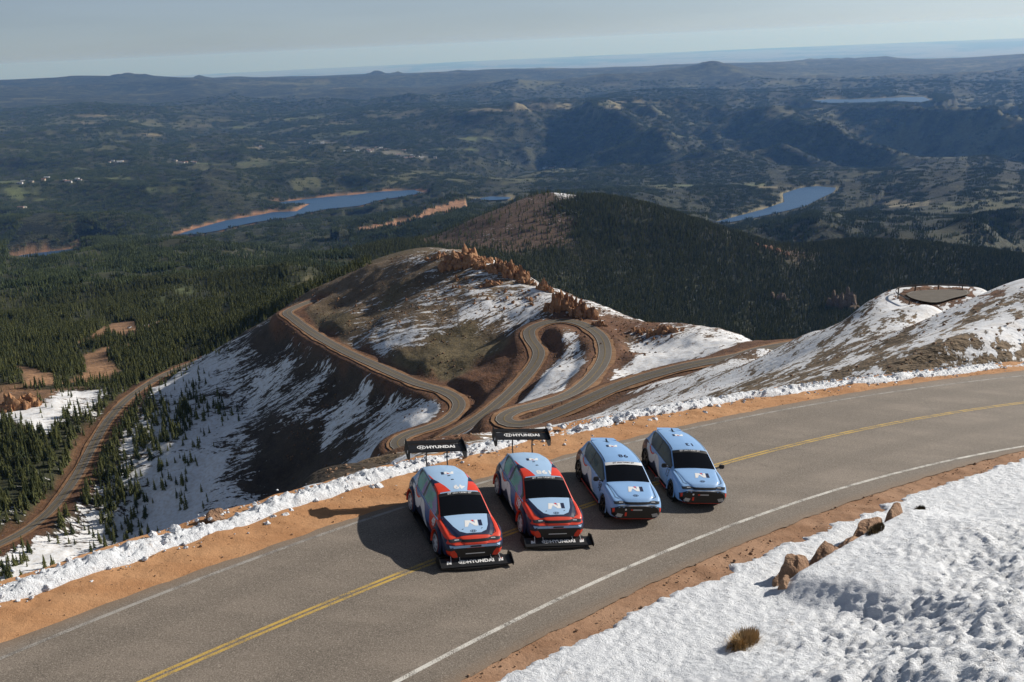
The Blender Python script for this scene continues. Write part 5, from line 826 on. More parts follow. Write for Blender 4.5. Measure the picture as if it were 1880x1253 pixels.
def h_badge():
    V, F = [], []
    for k in range(28):
        a = k * 2 * math.pi / 28; V += [(.98 * math.cos(a), .5 * math.sin(a)), (.80 * math.cos(a), .38 * math.sin(a))]
    F = [(2 * k, 2 * ((k + 1) % 28), 2 * ((k + 1) % 28) + 1, 2 * k + 1) for k in range(28)]
    for P in ([(-.52, -.36), (-.34, -.36), (-.10, .38), (-.28, .38)], [(.10, -.38), (.28, -.38), (.52, .36), (.34, .36)], [(-.26, -.09), (.24, -.04), (.28, .09), (-.22, .04)]):
        F.append(tuple(range(len(V), len(V) + 4))); V += P
    return V, F
def decal(name, VF, mat, parent, bvh, O, U, Vv, D, size, wide=1.0, lift=.005, rot=0.0):
    """flat print laid on the body: outline in (u, v) dropped along D on to the surface"""
    O, U, Vv, D = Vector(O), Vector(U), Vector(Vv), Vector(D); c, s = math.cos(rot), math.sin(rot)
    bm = bmesh.new(); vs = [bm.verts.new(((a * wide * c - b * s) * size, (a * wide * s + b * c) * size, 0)) for a, b in VF[0]]
    for f_ in VF[1]:
        try: bm.faces.new([vs[i] for i in f_])
        except ValueError: pass
    bmesh.ops.triangulate(bm, faces=bm.faces)
    for _ in range(4):
        e = [e for e in bm.edges if e.calc_length() > .07]
        if not e: break
        bmesh.ops.subdivide_edges(bm, edges=e, cuts=1); bmesh.ops.triangulate(bm, faces=bm.faces)
    for v in bm.verts:
        p = O + U * v.co.x + Vv * v.co.y
        if bvh is not None:
            h = bvh.ray_cast(p - D * 3, D)
            if h[0] is not None: p = h[0]
        v.co = p - D * lift
    bm.normal_update()
    for f_ in bm.faces:
        if f_.normal.dot(D) > 0: f_.normal_flip()
    me = bpy.data.meshes.new(name); bm.to_mesh(me); bm.free(); me.materials.append(mat)
    return link(bpy.data.objects.new(name, me), parent)

FWD, LEFT, UP = Vector((1, 0, 0)), Vector((0, 1, 0)), Vector((0, 0, 1))
def wheel(root, x, y, race):
    sgn = 1 if y > 0 else -1; R_ = .352; w = .15 if race else .135
    ty = pydata('tyre', lathe_y([(.235, -w), (.30, -w), (.338, -w + .015), (R_, -w + .05), (R_, w - .05), (.338, w - .015), (.30, w), (.235, w)]), M_RUB, None, True)
    e = bpy.data.objects.new('wheel', ty.data); bpy.data.objects.remove(ty); COL.objects.link(e); e.parent = root; e.location = (x, y - sgn * w, .352)
    V, F = lathe_y([(.245, w), (.262, w + .004), (.262, w - .02), (.245, w - .02)], 40); VV, FF = list(V), list(F)
    n = 6 if race else 5; out = w - .012
    for k in range(n if race else 2 * n):
        a = k * 2 * math.pi / n if race else (k // 2) * 2 * math.pi / n + (-.17 if k % 2 else .17)
        wd0, wd1 = (.045, .030) if race else (.022, .016); c, s = math.cos(a), math.sin(a); b = len(VV)
        for r, wd, d in ((.04, wd0, .018), (.25, wd1, .0)):
            for q in (-1, 1):
                for dep in (0, -.05): VV.append((c * r - s * wd * q, out + d + dep, s * r + c * wd * q))
        FF += [(b, b + 2, b + 6, b + 4), (b + 1, b + 5, b + 7, b + 3), (b, b + 4, b + 5, b + 1), (b + 2, b + 3, b + 7, b + 6)]
    b = len(VV); hv, hf = lathe_y([(.0, out + .03), (.06, out + .025), (.065, out - .05)], 16); VV += hv; FF += [tuple(b + i for i in f_) for f_ in hf]
    if sgn < 0: VV = [(v[0], -v[1], v[2]) for v in VV]
    pydata('rim', (VV, FF), M_RIMW if race else M_RIMD, e)
    dv, df = lathe_y([(.0, 0.04), (.19, .04), (.19, .0)], 24); pydata('brake_disc', ([(v[0], v[1] * sgn, v[2]) for v in dv], df), M_DISC, e)
    # barrel behind the spokes
    dv, df = lathe_y([(.24, -.1), (.24, w - .02)], 32); pydata('barrel', ([(v[0], v[1] * sgn, v[2]) for v in dv], df), M_WELL if race else M_BLACK, e)
def make_car(name, race):
    root = empty(name); x, u, G = body_grid(race); L = livery(G, u, race)
    # whole skin: left half then right half mirrored
    n, m = NS, NT_; full = np.concatenate([G, (G * np.array([1, -1, 1]))[:, ::-1][:, 1:-1]], 1); lv = np.concatenate([L, L[:, ::-1][:, 1:-1]], 1); w_ = full.shape[1]
    I = np.arange(n * w_).reshape(n, w_); I2 = np.roll(I, -1, 1)
    F = np.stack([I[:-1].ravel(), I2[:-1].ravel(), I2[1:].ravel(), I[1:].ravel()], 1)
    V = full.reshape(-1, 3); cen = V[F].mean(1)
    arch = np.zeros(len(F), bool); ra = .41 if race else .395
    for wx in (1.5, -1.5): arch |= (np.hypot(cen[:, 0] - wx, cen[:, 2] - .36) < ra) & (np.abs(cen[:, 1]) > .55)
    bvh_all = BVHTree.FromPolygons([tuple(v) for v in V], [tuple(f_) for f_ in F.tolist()])
    # end caps
    cap = [(int(a), int(b), int(c)) for row, fl in ((I[0], 1), (I[-1], 0)) for a, b, c in [((row[k]), (row[k + 1]), (row[0])) for k in range(1, w_ - 1)]]
    caps = [(0, int(I[0][k + 1]), int(I[0][k])) for k in range(1, w_ - 1)] + [(int(I[-1][0]), int(I[-1][k]), int(I[-1][k + 1])) for k in range(1, w_ - 1)]
    bvh = BVHTree.FromPolygons([tuple(v) for v in V], [tuple(f_) for f_ in F.tolist()] + caps)
    me = bpy.data.meshes.new('body'); me.from_pydata(V.tolist(), [], F[~arch].tolist() + caps); me.update(); me.materials.append(M_PAINT)
    me.polygons.foreach_set('use_smooth', np.ones(len(me.polygons), bool)); body = link(bpy.data.objects.new('body', me), root); cattr(body, 'livery', lv.reshape(-1, 3))
    # panes: pieces of the same skin lifted off it
    d0 = np.gradient(G, axis=0); d1 = np.gradient(G, axis=1); N = np.cross(d1, d0); N /= np.linalg.norm(N, axis=2)[..., None] + 1e-9; N *= np.sign((N * (G - np.array([0, 0, .7]))).sum(2))[..., None]
    def pane(nm, x0, x1, u0, u1, mat, both, lift=.004, cut=None):
        i = np.where((x >= x0) & (x <= x1))[0]; j = np.where((u >= u0) & (u <= u1))[0]
        H = (G + N * lift)[np.ix_(i, j)]
        for sg in ((1, -1) if both == 'sides' else (1,)):
            if both == 'across': K = np.concatenate([H, (H * np.array([1, -1, 1]))[:, ::-1][:, 1:]], 1)
            else: K = H * np.array([1, sg, 1])
            a_, b_ = K.shape[:2]; Ix = np.arange(a_ * b_).reshape(a_, b_); Fq = np.stack([Ix[:-1, :-1].ravel(), Ix[:-1, 1:].ravel(), Ix[1:, 1:].ravel(), Ix[1:, :-1].ravel()], 1)
            if sg < 0: Fq = Fq[:, ::-1]
            if cut is not None: c_ = K.reshape(-1, 3)[Fq].mean(1); Fq = Fq[cut(c_)]
            shell(nm, K.reshape(-1, 3), Fq, mat, root)
    pane('windscreen', .43, 1.21, 8.22, 10.1, M_GLASS, 'across', .005)
    pane('rear_window', -2.2, -1.97, 8.3, 10.1, M_GLASS, 'across', .005)
    film = M_FILM if race else M_GLASS
    pane('window_surround', -1.78, 1.06, 6.08, 7.85, M_BLACK, 'sides', .003, lambda c: (c[:, 2] < 1.60 - np.maximum(c[:, 0] - .30, 0) * .62) & (c[:, 2] > .98 - np.minimum(c[:, 0] + 1.15, 0) * .55))
    pane('front_window', -.40, .92, 6.22, 7.66, film, 'sides', .006, lambda c: c[:, 2] < 1.545 - np.maximum(c[:, 0] - .26, 0) * .66)
    pane('rear_side_window', -1.52, -.50, 6.22, 7.66, film, 'sides', .006, lambda c: c[:, 2] > 1.02 - np.minimum(c[:, 0] + 1.15, 0) * .6)
    for wx in (1.5, -1.5):
        for sg in (1, -1):
            wheel(root, wx, sg * (.985 if race else .945), race)
            V_, F_ = [], []; k_ = 26; wo = .045 if race else .018       # flare round the arch
            prof = [(-.02, .60), (-.02, .955), (.0, .965 + wo), (.035, .965 + wo), (.09, .945)] if race else [(-.015, .60), (-.015, .94), (-.005, .963), (.012, .963), (.03, .95)]
            for q in range(k_ + 1):
                a = -.32 + (math.pi + .64) * q / k_
                for dr, yy in prof: V_.append((wx + (ra + dr) * math.cos(a), sg * yy, max(.14, .36 + (ra + dr) * math.sin(a))))
            F_ = [(q * 5 + i, q * 5 + i + 1, (q + 1) * 5 + i + 1, (q + 1) * 5 + i) for q in range(k_) for i in range(4)]
            pydata('fender_flare', (V_, F_), M_NAVYP if race else (M_BLUES if wx > 0 else M_BLACK), root, True)
            if race:
                V_ = [(wx + (ra + dr) * math.cos(a_), sg * yy, max(.14, .36 + (ra + dr) * math.sin(a_))) for a_ in np.linspace(-.3, math.pi + .3, 27) for dr, yy in ((-.024, .93), (-.024, .965 + wo + .004), (.004, .965 + wo + .006))]
                pydata('flare_edge', (V_, [(q * 3 + i, q * 3 + i + 1, (q + 1) * 3 + i + 1, (q + 1) * 3 + i) for q in range(26) for i in range(2)]), M_REDP, root, True)
            V_, F_ = lathe_y([(.0, .50), (.43, .50), (.43, .93)], 30); pydata('wheel_well', ([(v[0] + wx, v[1] * sg, v[2] + .36) for v in V_], F_), M_WELL, root)
    fr = lambda nm, P, mat, lift=.006, two=True: [decal(nm, polys([(a * s_, b) for a, b in P]), mat, root, bvh, (3, 0, 0), LEFT, UP, -FWD, 1.0, lift=lift) for s_ in ((1, -1) if two else (1,))]
    top = dict(D=-UP)
    # roof and bonnet print
    td = lambda nm, P, mat, lift: [decal(nm, polys([(a, b * s_) for a, b in P]), mat, root, bvh, (0, 0, 3), FWD, LEFT, -UP, 1.0, lift=lift) for s_ in (1, -1)]
    if race:
        decal('hood_panel', polys([(1.20, -.80), (1.6, -.76), (2.02, -.68), (2.17, -.56), (2.17, .56), (2.02, .68), (1.6, .76), (1.20, .80)]), M_NAVYP, root, bvh, (0, 0, 3), FWD, LEFT, -UP, 1.0, lift=.007)
        decal('hood_panel', polys([(1.20, -.69), (1.75, -.545), (2.00, -.42), (2.10, -.22), (2.10, .22), (2.00, .42), (1.75, .545), (1.20, .69)]), M_BLUEP, root, bvh, (0, 0, 3), FWD, LEFT, -UP, 1.0, lift=.010)
        td('roof_panel', [(.41, .27), (.41, .665), (-.16, .645), (-.16, .47)], M_REDP, .006); td('roof_panel', [(-.16, .47), (-.16, .645), (-.62, .635), (-.44, .57)], M_NAVYP, .006); td('roof_panel', [(-.44, .57), (-.62, .635), (-1.0, .615)], M_REDP, .006)
    sd = lambda nm, P, mat, lift: [decal(nm, polys(P), mat, root, bvh, (0, 3 * s_, 0), FWD, UP, -LEFT * s_, 1.0, lift=lift) for s_ in (1, -1)]
    sd('side_swoosh', [(-1.62, .98), (-1.34, 1.00), (-1.24, .94), (-1.10, .84), (-.95, .80), (-.80, .80), (-.66, .87), (-.52, .94), (-.36, .955), (-.22, .93), (-.08, .84), (.02, .72), (.14, .54), (.24, .38), (.30, .26), (.02, .26), (-.08, .38), (-.18, .50), (-.30, .62), (-.42, .67), (-.53, .66), (-.66, .53), (-.82, .46), (-1.04, .455)], M_WHT, .004)
    sd('side_line', [(-1.24, .99), (-1.18, .99), (-1.03, .89), (-.92, .86), (-.80, .86), (-.68, .92), (-.66, .87), (-.80, .80), (-.95, .80), (-1.10, .84), (-1.24, .94)], M_REDP, .0055)
    B_N = {'white': M_WHT, 'red': M_REDP, 'black': M_NAVYP}
    for pt, mt in B_N.items():
        decal('letter_emblem', n_logo(pt), mt, root, bvh, (1.66, .10, 3), LEFT, -FWD, -UP, .33 if race else .32, lift=.014 if race else .006)
        decal('letter_emblem', n_logo(pt), mt, root, bvh, (-.88, 0, 3), -LEFT, FWD, -UP, .25)
    decal('oval_badge', h_badge(), M_NAVYP, root, bvh, (2.03, 0, 3), LEFT, -FWD, -UP, .10, 1.0, lift=.014 if race else .006)
    ws = dict(bvh=bvh)
    banner_m = M_BLACK
    Wd = Vector((.55, 0, 0))
    if race:
        pn = .0
    # screen banner
    def across(nm, x0, x1, mat): pane(nm, x0, x1, 8.24, 10.1, mat, 'across', .008)
    if race: across('banner', .43, .57, M_BLACK)
    else:
        across('banner', .43, .57, M_WHT if name.endswith('a') else M_BLACK)
    txt_m = M_NAVYP if name.endswith('a') else M_WHT
    slope = (-FWD * .87 + UP * .0)
    decal('banner_lettering', text_polys('GRAN TURISMO', .1, .01), txt_m, root, bvh, (.495, 0, 3), LEFT, -FWD, -UP, .048, .98, lift=.013)
    for yy in (-.33, .33): decal('banner_lettering', text_polys('GT', .35, .03), txt_m, root, bvh, (.495, yy, 3), LEFT, -FWD, -UP, .058, 1.2, lift=.013)
    # lights and mask
    for sg in (1, -1):
        fr_ = [(.42 * sg, .735), (.80 * sg, .705), (.82 * sg, .775), (.60 * sg, .80), (.42 * sg, .79)]
        lamp = decal('headlight', polys(fr_), M_LAMP, root, bvh, (3, 0, 0), LEFT, UP, -FWD, 1.0, lift=.010)
        decal('lamp_strip', polys([(.50 * sg, .765), (.64 * sg, .757), (.64 * sg, .780), (.50 * sg, .784)]), M_DRL, lamp, bvh, (3, 0, 0), LEFT, UP, -FWD, 1.0, lift=.016)
    fr('grille', [(-.44, .715), (.44, .715), (.44, .785), (-.44, .785)], M_BLACK, two=False)
    # shut lines
    sl = lambda P: [decal('shut_line', polys(P), M_BLACK, root, bvh, (0, 3 * s_, 0), FWD, UP, -LEFT * s_, 1.0, lift=.007) for s_ in (1, -1)]
    sl([(-.455, .26), (-.440, .26), (-.440, .97), (-.455, .97)]); sl([(1.02, .30), (1.035, .30), (1.085, .93), (1.07, .93)]); sl([(-1.12, .62), (-1.105, .62), (-1.33, 1.0), (-1.345, 1.0)])
    td('shut_line', [(1.25, .775), (1.25, .792), (2.05, .722), (2.12, .60), (2.105, .59), (2.04, .705)], M_BLACK, .012)
    if not race:
        for sg in (1, -1): decal('roof_trim', polys([(-1.75, .505 * sg), (-1.2, .565 * sg), (-.6, .61 * sg), (.40, .635 * sg), (.40, .655 * sg), (-.6, .63 * sg), (-1.2, .585 * sg), (-1.75, .525 * sg)]), M_BLACK, root, bvh, (0, 0, 3), FWD, LEFT, -UP, 1.0, lift=.006)
        # black lower mask, bright band, red lip
        fr('lower_mask', [(-.90, .55), (-.66, .665), (.66, .665), (.90, .55), (.86, .33), (.66, .235), (-.66, .235), (-.86, .33)], M_BLACK, .010, False)
        fr('nose_band', [(-.60, .672), (.60, .672), (.64, .700), (-.64, .700)], M_SILV, .014, False)
        fr('corner_blade', [(.50, .40), (.70, .44), (.76, .33), (.56, .29)], M_SILV, .022); fr('red_accent', [(.79, .60), (.86, .56), (.85, .42), (.80, .47)], M_REDP, .020)
        fr('tow_flap', [(-.44, .46), (-.37, .46), (-.37, .33), (-.44, .33)], M_REDP, .020, False)
        decal('round_sticker', polys([(.035 * math.cos(k * .524), .035 * math.sin(k * .524)) for k in range(12)]), M_WHT, root, bvh, (3, -.42, .56), LEFT, UP, -FWD, 1.0, lift=.022)
        fr('plate', [(-.16, .525), (.16, .525), (.16, .57), (-.16, .57)], M_SILV, .020, False); fr('plate', [(-.17, .525), (-.24, .525), (-.24, .57), (-.17, .57)], M_REDP, .020, False)
        fr('red_lip', [(-.70, .224), (.70, .224), (.78, .258), (.76, .268), (.62, .238), (-.62, .238), (-.76, .268), (-.78, .258)], M_REDP, .02, False)
        for sg in (1, -1):
            mr = pydata('mirror', slab([(.98, 1.00 * sg), (1.06, 1.03 * sg), (1.05, 1.20 * sg), (.96, 1.21 * sg), (.93, 1.02 * sg)], 1.00, 1.15), M_BLACK, root, False)
            bm = bmesh.new(); bm.from_mesh(mr.data); bmesh.ops.bevel(bm, geom=bm.edges[:], offset=.028, segments=2, affect='EDGES'); bm.to_mesh(mr.data); bm.free()
            pydata('mirror_stalk', tube([(1.0, .82 * sg, .99), (1.0, 1.05 * sg, 1.05)], .025), M_BLACK, mr)
            pydata('side_skirt', slab([(-1.05, .80 * sg), (1.05, .80 * sg), (1.05, .955 * sg), (-1.05, .955 * sg)], .15, .21), M_BLACK, root)
            pydata('red_sill_line', slab([(-1.05, .94 * sg), (1.05, .94 * sg), (1.05, .962 * sg), (-1.05, .962 * sg)], .212, .226), M_REDP, root)
        pydata('roof_spoiler', slab([(-1.82, -.50), (-1.82, .50), (-2.04, .44), (-2.07, .0), (-2.04, -.44)], 1.412, 1.436), M_BLUES, root)
        pydata('roof_fin', plate([(-1.42, 1.53), (-1.60, 1.51), (-1.60, 1.58)], -.02, .02), M_BLACK, root)
        decal('roof_vent', polys([(-.035, -.09), (.035, -.09), (.06, .09), (-.06, .09)]), M_BLACK, root, bvh, (-1.40, 0, 3), LEFT, FWD, -UP, 1.0)
    else:
        fr('light_band', [(-.78, .560), (.78, .560), (.80, .625), (.60, .640), (-.60, .640), (-.80, .625)], M_BLUEP, .008, False)
        fr('lower_intake', [(-.90, .545), (.90, .545), (.84, .33), (.70, .23), (-.70, .23), (-.84, .33)], M_BLACK, .010, False)
        fr('red_blade', [(.58, .40), (.66, .50), (.88, .46), (.84, .36), (.66, .26), (.54, .28)], M_REDP, .016)
        fr('plate', [(-.17, .575), (.17, .575), (.17, .622), (-.17, .622)], M_BLACK, .014, False)
        fr('plate', [(-.30, .36), (.30, .36), (.30, .385), (-.30, .385)], M_WHT, .014, False)
        decal('cowl_sticker', polys([(.06 * math.cos(k * .524), .045 * math.sin(k * .524)) for k in range(12)]), M_WHT, root, bvh, (1.24, .62, 3), LEFT, -FWD, -UP, 1.0, lift=.008)
        for xx, yy in ((-.62, 0), (-.30, 0.02)): decal('roof_vent', polys([(-.04, -.03), (.04, -.03), (.05, .03), (-.05, .03)]), M_BLACK, root, bvh, (xx, yy - .03, 3), LEFT, FWD, -UP, 1.0)
        for sg in (1, -1):
            decal('hood_pin', polys([(-.03, -.012), (.03, -.012), (.03, .012), (-.03, .012)]), M_NAVYP, root, bvh, (1.92, .30 * sg, 3), LEFT, -FWD, -UP, 1.0, rot=.5, lift=.014)
            pydata('side_skirt', slab([(-1.04, .80 * sg), (1.04, .80 * sg), (1.10, 1.03 * sg), (-1.0, 1.03 * sg)], .11, .135), M_BLACK, root)
        # front wing
        sp = pydata('splitter', slab([(1.95, -.99), (2.25, -1.12), (2.60, -1.12), (2.72, -.55), (2.74, 0), (2.72, .55), (2.60, 1.12), (2.25, 1.12), (1.95, .99)], .055, .08), M_BLACK, root)
        ang = .42; ca_, sa_ = math.cos(ang), math.sin(ang)
        V_, F_ = slab([(-.17, -1.10), (.17, -1.10), (.17, 1.10), (-.17, 1.10)], -.008, .008)
        pydata('front_flap', ([(2.50 + a_ * ca_ + c_ * sa_, b_, .17 - a_ * sa_ + c_ * ca_) for a_, b_, c_ in V_], F_), M_BLACK, root)
        fo = Vector((2.50, 0, .17)) + Vector((sa_, 0, ca_)) * .009; fu = Vector((-ca_, 0, sa_)); fd = -Vector((sa_, 0, ca_))
        decal('wing_lettering', text_polys('HYUNDAI', 0, .045, 1.05), M_WHT, root, None, fo + LEFT * .14, LEFT, fu, fd, .12, 1.2, .003); decal('oval_badge', h_badge(), M_WHT, root, None, fo - LEFT * .42, LEFT, fu, fd, .13, 1.0, .003)
        for pt in ('white', 'red'): decal('letter_emblem', n_logo(pt), M_WHT if pt == 'white' else M_REDP, root, None, fo + LEFT * .80, LEFT, fu, fd, .13, .85, .003)
        decal('wing_lettering', n_logo('white'), M_WHT, root, None, fo - LEFT * .82, LEFT, fu, fd, .12, .85, .003)
        for yy in (-.62, -.55, .42, .55): pass
        for yy in (-.78, -.5, .5, .78): pydata('strut', tube([(2.28, yy * .95, .33), (2.58, yy, .13)], .008, 6), M_WHT, root)
        for sg in (1, -1): pydata('end_plate', plate([(2.12, .06), (2.70, .06), (2.72, .16), (2.40, .33), (2.16, .27)], sg * 1.12 - .012, sg * 1.12 + .012), M_BLACK, root)
        # rear wing
        ang = .30; ca_, sa_ = math.cos(ang), math.sin(ang); wx, wz = -2.28, 1.88
        foil = [(.24, -.005), (.20, .028), (.05, .040), (-.12, .028), (-.24, .002), (-.10, -.012), (.08, -.02), (.20, -.022)]
        def loft(cx, cz, sc, rot_):
            c2, s2 = math.cos(rot_), math.sin(rot_); V_, F_ = [], []; k_ = len(foil)
            for yy in (-.97, .97):
                for a_, b_ in foil: V_.append((cx + (a_ * c2 + b_ * s2) * sc, yy, cz + (-a_ * s2 + b_ * c2) * sc))
            F_ = [tuple(range(k_)), tuple(range(k_, 2 * k_))] + [(i, (i + 1) % k_, k_ + (i + 1) % k_, k_ + i) for i in range(k_)]
            return V_, F_
        rw = pydata('rear_wing', loft(wx, wz, .88, ang), M_BLACK, root); pydata('wing_flap', loft(wx - .26, wz + .115, .30, .75), M_BLACK, rw)
        for sg in (1, -1):
            ep = pydata('end_plate', plate([(wx + .32, wz - .24), (wx + .28, wz + .02), (wx - .08, wz + .17), (wx - .40, wz + .22), (wx - .42, wz - .16), (wx + .10, wz - .34)], sg * .98 - .01, sg * .98 + .01), M_BLACK, rw)
            decal('letter_emblem', n_logo('white'), M_WHT, ep, None, (wx + .05, sg * .993, wz - .09), (-FWD if sg > 0 else FWD), UP, -LEFT * sg, .12, .8, .002)
            pydata('wing_mount', plate([(-1.96, 1.30), (-2.05, 1.30), (-2.20, 1.55), (-2.24, wz - .02), (-2.16, wz - .04), (-2.12, 1.58)], sg * .36 - .012, sg * .36 + .012), M_BLACK, rw)
        nrm = Vector((sa_, 0, ca_)); wo = Vector((wx, 0, wz)) + nrm * .040; wu = Vector((-ca_, 0, sa_))
        decal('wing_lettering', text_polys('HYUNDAI', 0, .045, 1.05), M_WHT, rw, None, wo + LEFT * .15 + wu * .01, LEFT, wu, -nrm, .15, 1.12, .003); decal('oval_badge', h_badge(), M_WHT, rw, None, wo - LEFT * .52 + wu * .01, LEFT, wu, -nrm, .19, .82, .003)
    return root, bvh
def number_on(root, bvh, s, race):
    m = M_WHT if race else M_NAVYP
    o = decal('roof_number', text_polys(s, 0, .045 if race else .02, 1.1), m, root, bvh, (.22 if race else .10, .06 if race else .10, 3), -LEFT, FWD, -UP, .235 if race else .22, 1.2 if race else 1.15)
    for sg in (1, -1): decal('door_number', text_polys(s, 0, .04 if race else .0), m, root, bvh, (.98, sg * 3, .80), FWD * -sg, UP, -LEFT * sg, .27, .85, lift=.008)
def place(root, X, Y, yaw, lift=0.0):
    n = Vector((.1415157, .0359751, 1)).normalized(); fwd = Vector((math.sin(yaw), -math.cos(yaw), 0)); fwd = (fwd - n * fwd.dot(n)).normalized(); left = n.cross(fwd)
    o = Vector((X, Y, plane_z(X, Y))) + n * lift
    root.matrix_world = Matrix(((fwd.x, left.x, n.x, o.x), (fwd.y, left.y, n.y, o.y), (fwd.z, left.z, n.z, o.z), (0, 0, 0, 1)))
rc, rb = make_car('race_car', True); sc_, sb = make_car('hatchback', False)
CARS = [(rc, rb, '49', True, -2.206, 28.685, .337, 'leftmost race car with black rear wing, 49 on its red and blue roof'), (copy_tree(rc), rb, '198', True, .51, 30.505, .254, 'winged race car with 198 on the roof, between 49 and the white bannered hatchback'),
        (sc_, sb, '98', False, 3.393, 32.491, .197, 'light blue hatchback with white screen banner beside the winged cars'), (copy_tree(sc_), sb, '13', False, 6.065, 34.286, .162, 'rightmost light blue hatchback with black screen banner and 13 on its roof')]
for c_, b_, s_, race, X, Y, yaw, lb in CARS:
    number_on(c_, b_, s_, race); place(c_, X, Y, yaw, .012); tag(c_, lb, 'car', 'winged race cars' if race else 'light blue hatchbacks')
for ch in CARS[2][0].children:                                  # the screen banner of 98 is white with dark letters
    if ch.name.startswith('banner'):
        ch.data = ch.data.copy(); ch.data.materials[0] = M_NAVYP if 'lettering' in ch.name else M_WHT
        ch['label'] = 'dark lettering on the white banner' if 'lettering' in ch.name else 'white screen banner'
# ---------------------------------------------------------------- rock
def rock_mat(name, a, b, c):
    t = NT(name); p = t.pos(); n1 = t.noise(p, .5, 4, .6); n2 = t.noise(p, 3.0, 4, .7); n3 = t.noise(t.map(p, scale=(1, 1, .15)), 1.2, 3, .6)
    k = t.mix(t.ramp(n1, .35, .65), a, b); k = t.mix(t.ramp(n3, .56, .70, 0, .7), k, c); k = t.mix(t.ramp(n2, .6, .75, 0, .5), k, tuple(v * .45 for v in a))
    t.set(k, .92, spec=.2); t.bump(t.math('ADD', n2, t.math('MULTIPLY', n1, .6)), .7, .35); return t.m
M_ROCK = rock_mat('orange_granite', (.30, .15, .075), (.40, .23, .125), (.17, .085, .05)); M_ROCKG = rock_mat('grey_granite', (.17, .12, .085), (.24, .18, .13), (.08, .06, .045)); M_ROCKN = rock_mat('tan_granite', (.25, .15, .095), (.36, .235, .155), (.16, .10, .065))
def rock_mesh(name, rng, sub, tall, mat, cuts=14, rough=.06, dlo=.55):
    bm = bmesh.new(); bmesh.ops.create_icosphere(bm, subdivisions=sub, radius=1.0)
    pl = [(Vector((rng.gauss(0, 1), rng.gauss(0, 1), rng.gauss(0, .8))).normalized(), rng.uniform(dlo, .88)) for _ in range(cuts)]
    for v in bm.verts:
        q = v.co.copy()
        for n, d in pl:
            e = q.dot(n) - d
            if e > 0: q -= n * e
        q *= 1 + rough * (vnoise(np.array([q.x * 3 + q.z * 2 + 50]), np.array([q.y * 3 - q.z * 2 + 50]), 5)[0] - .5) * 2
        v.co = Vector((q.x, q.y, q.z * tall))
    me = bpy.data.meshes.new(name); bm.to_mesh(me); bm.free(); me.materials.append(mat)
    return me
_rg = random.Random(11)
PIN = [rock_mesh('boulder', _rg, 3, h, M_ROCK, 20, .30, .40) for h in (1.0, 1.5, 2.0, 1.2, .8, 1.7)]
GREY = [rock_mesh('boulder', _rg, 2, h, M_ROCKG) for h in (.9, 1.2, 1.0)]
NEAR = [rock_mesh('boulder', _rg, 4, h, M_ROCKN, 20, .14, .42) for h in (.55, .7, .6, .5)]
def put(name, me, loc, sc, rot, parent=None):
    o = bpy.data.objects.new(name, me); o.location = loc; o.scale = sc; o.rotation_euler = rot
    return link(o, parent)
for X, Y, Wd, Hh, n, lb, azd in OUTCROPS:
    root = empty('rock_outcrop', Matrix.Translation((X, Y, float(height(np.array([X]), np.array([Y]))[0])))); z0 = root.location.z; tag(root, lb, 'rock')
    far = math.hypot(X, Y) > 1200; ca_, sa_ = math.cos(R(-azd)), math.sin(R(-azd)); side = 'boulder on the white clearing' in lb
    for k in range(n * 3):
        f_ = (k + .5) / (3 * n); uu = (f_ - .5) * Wd * 1.0 + _rg.uniform(-.1, .1) * Wd; dd = _rg.uniform(-.22, .22) * Wd
        hh = Hh * (1.0 - 1.1 * abs(f_ - .5 + _rg.uniform(-.25, .25))) * _rg.uniform(.35, 1.15); hh = max(hh, Hh * .22)
        x, y = X + uu * ca_ - dd * sa_, Y + uu * sa_ + dd * ca_; gz = float(height(np.array([x]), np.array([y]))[0])
        me = (GREY if far and 'grey' in lb else PIN)[_rg.randrange(3 if far and 'grey' in lb else 6)]; tall = max(v.co.z for v in me.vertices[:12])
        w = min(Wd * .17, hh * .8) * _rg.uniform(.7, 1.25); sz = hh * .62 / {0: 1.0}.get(0, 1.0)
        put('boulder', me, (x - X, y - Y, gz - z0 + hh * .22), (w, w * _rg.uniform(.7, 1.2), sz / max(.8, me.vertices[0].co.length)), (_rg.uniform(-.12, .12), _rg.uniform(-.12, .12), _rg.uniform(0, 6.3)), root)
ZONE = {1: 'orange boulder on the snowy slope right below the rock pinnacles', 2: 'orange boulder half way down the middle of the ridge', 3: 'orange boulder on the left part of the ridge face', 4: 'orange boulder on the far left shoulder of the ridge', 5: 'orange boulder at the foot of the tall rock towers', 6: 'brown boulder on the snowfield by the low rock knob', 7: 'brown boulder beside the right leg of the upper loop'}
def scatter_rocks(L, lb, grp, ms, emb=.25):
    zz = height(np.array([q[0] for q in L]), np.array([q[1] for q in L]))
    for (x, y, s, *q_), z in zip(L, zz):
        o = put('boulder', ms[_rg.randrange(len(ms))], (x, y, z + s * .5 * emb), (s * .5, s * .5 * _rg.uniform(.7, 1.2), s * .5), (_rg.uniform(-.2, .2), _rg.uniform(-.2, .2), _rg.uniform(0, 6.3)))
        tag(o, ZONE[q_[0]] if q_ else lb, 'rock', grp if not q_ else 'group of ' + ZONE[q_[0]].replace('boulder', 'boulders'))
scatter_rocks(BOULDERS, 'orange boulder lying loose on the brown ridge', 'boulders on the ridge', PIN)
scatter_rocks(SPUR_ROCKS, 'tan stone on the grassy spur just below the snow bank', 'stones on the spur', NEAR)
scatter_rocks(SLOPE_ROCKS, 'brown stone poking through the streaked snow slope', 'stones on the streaked slope', NEAR[:2])
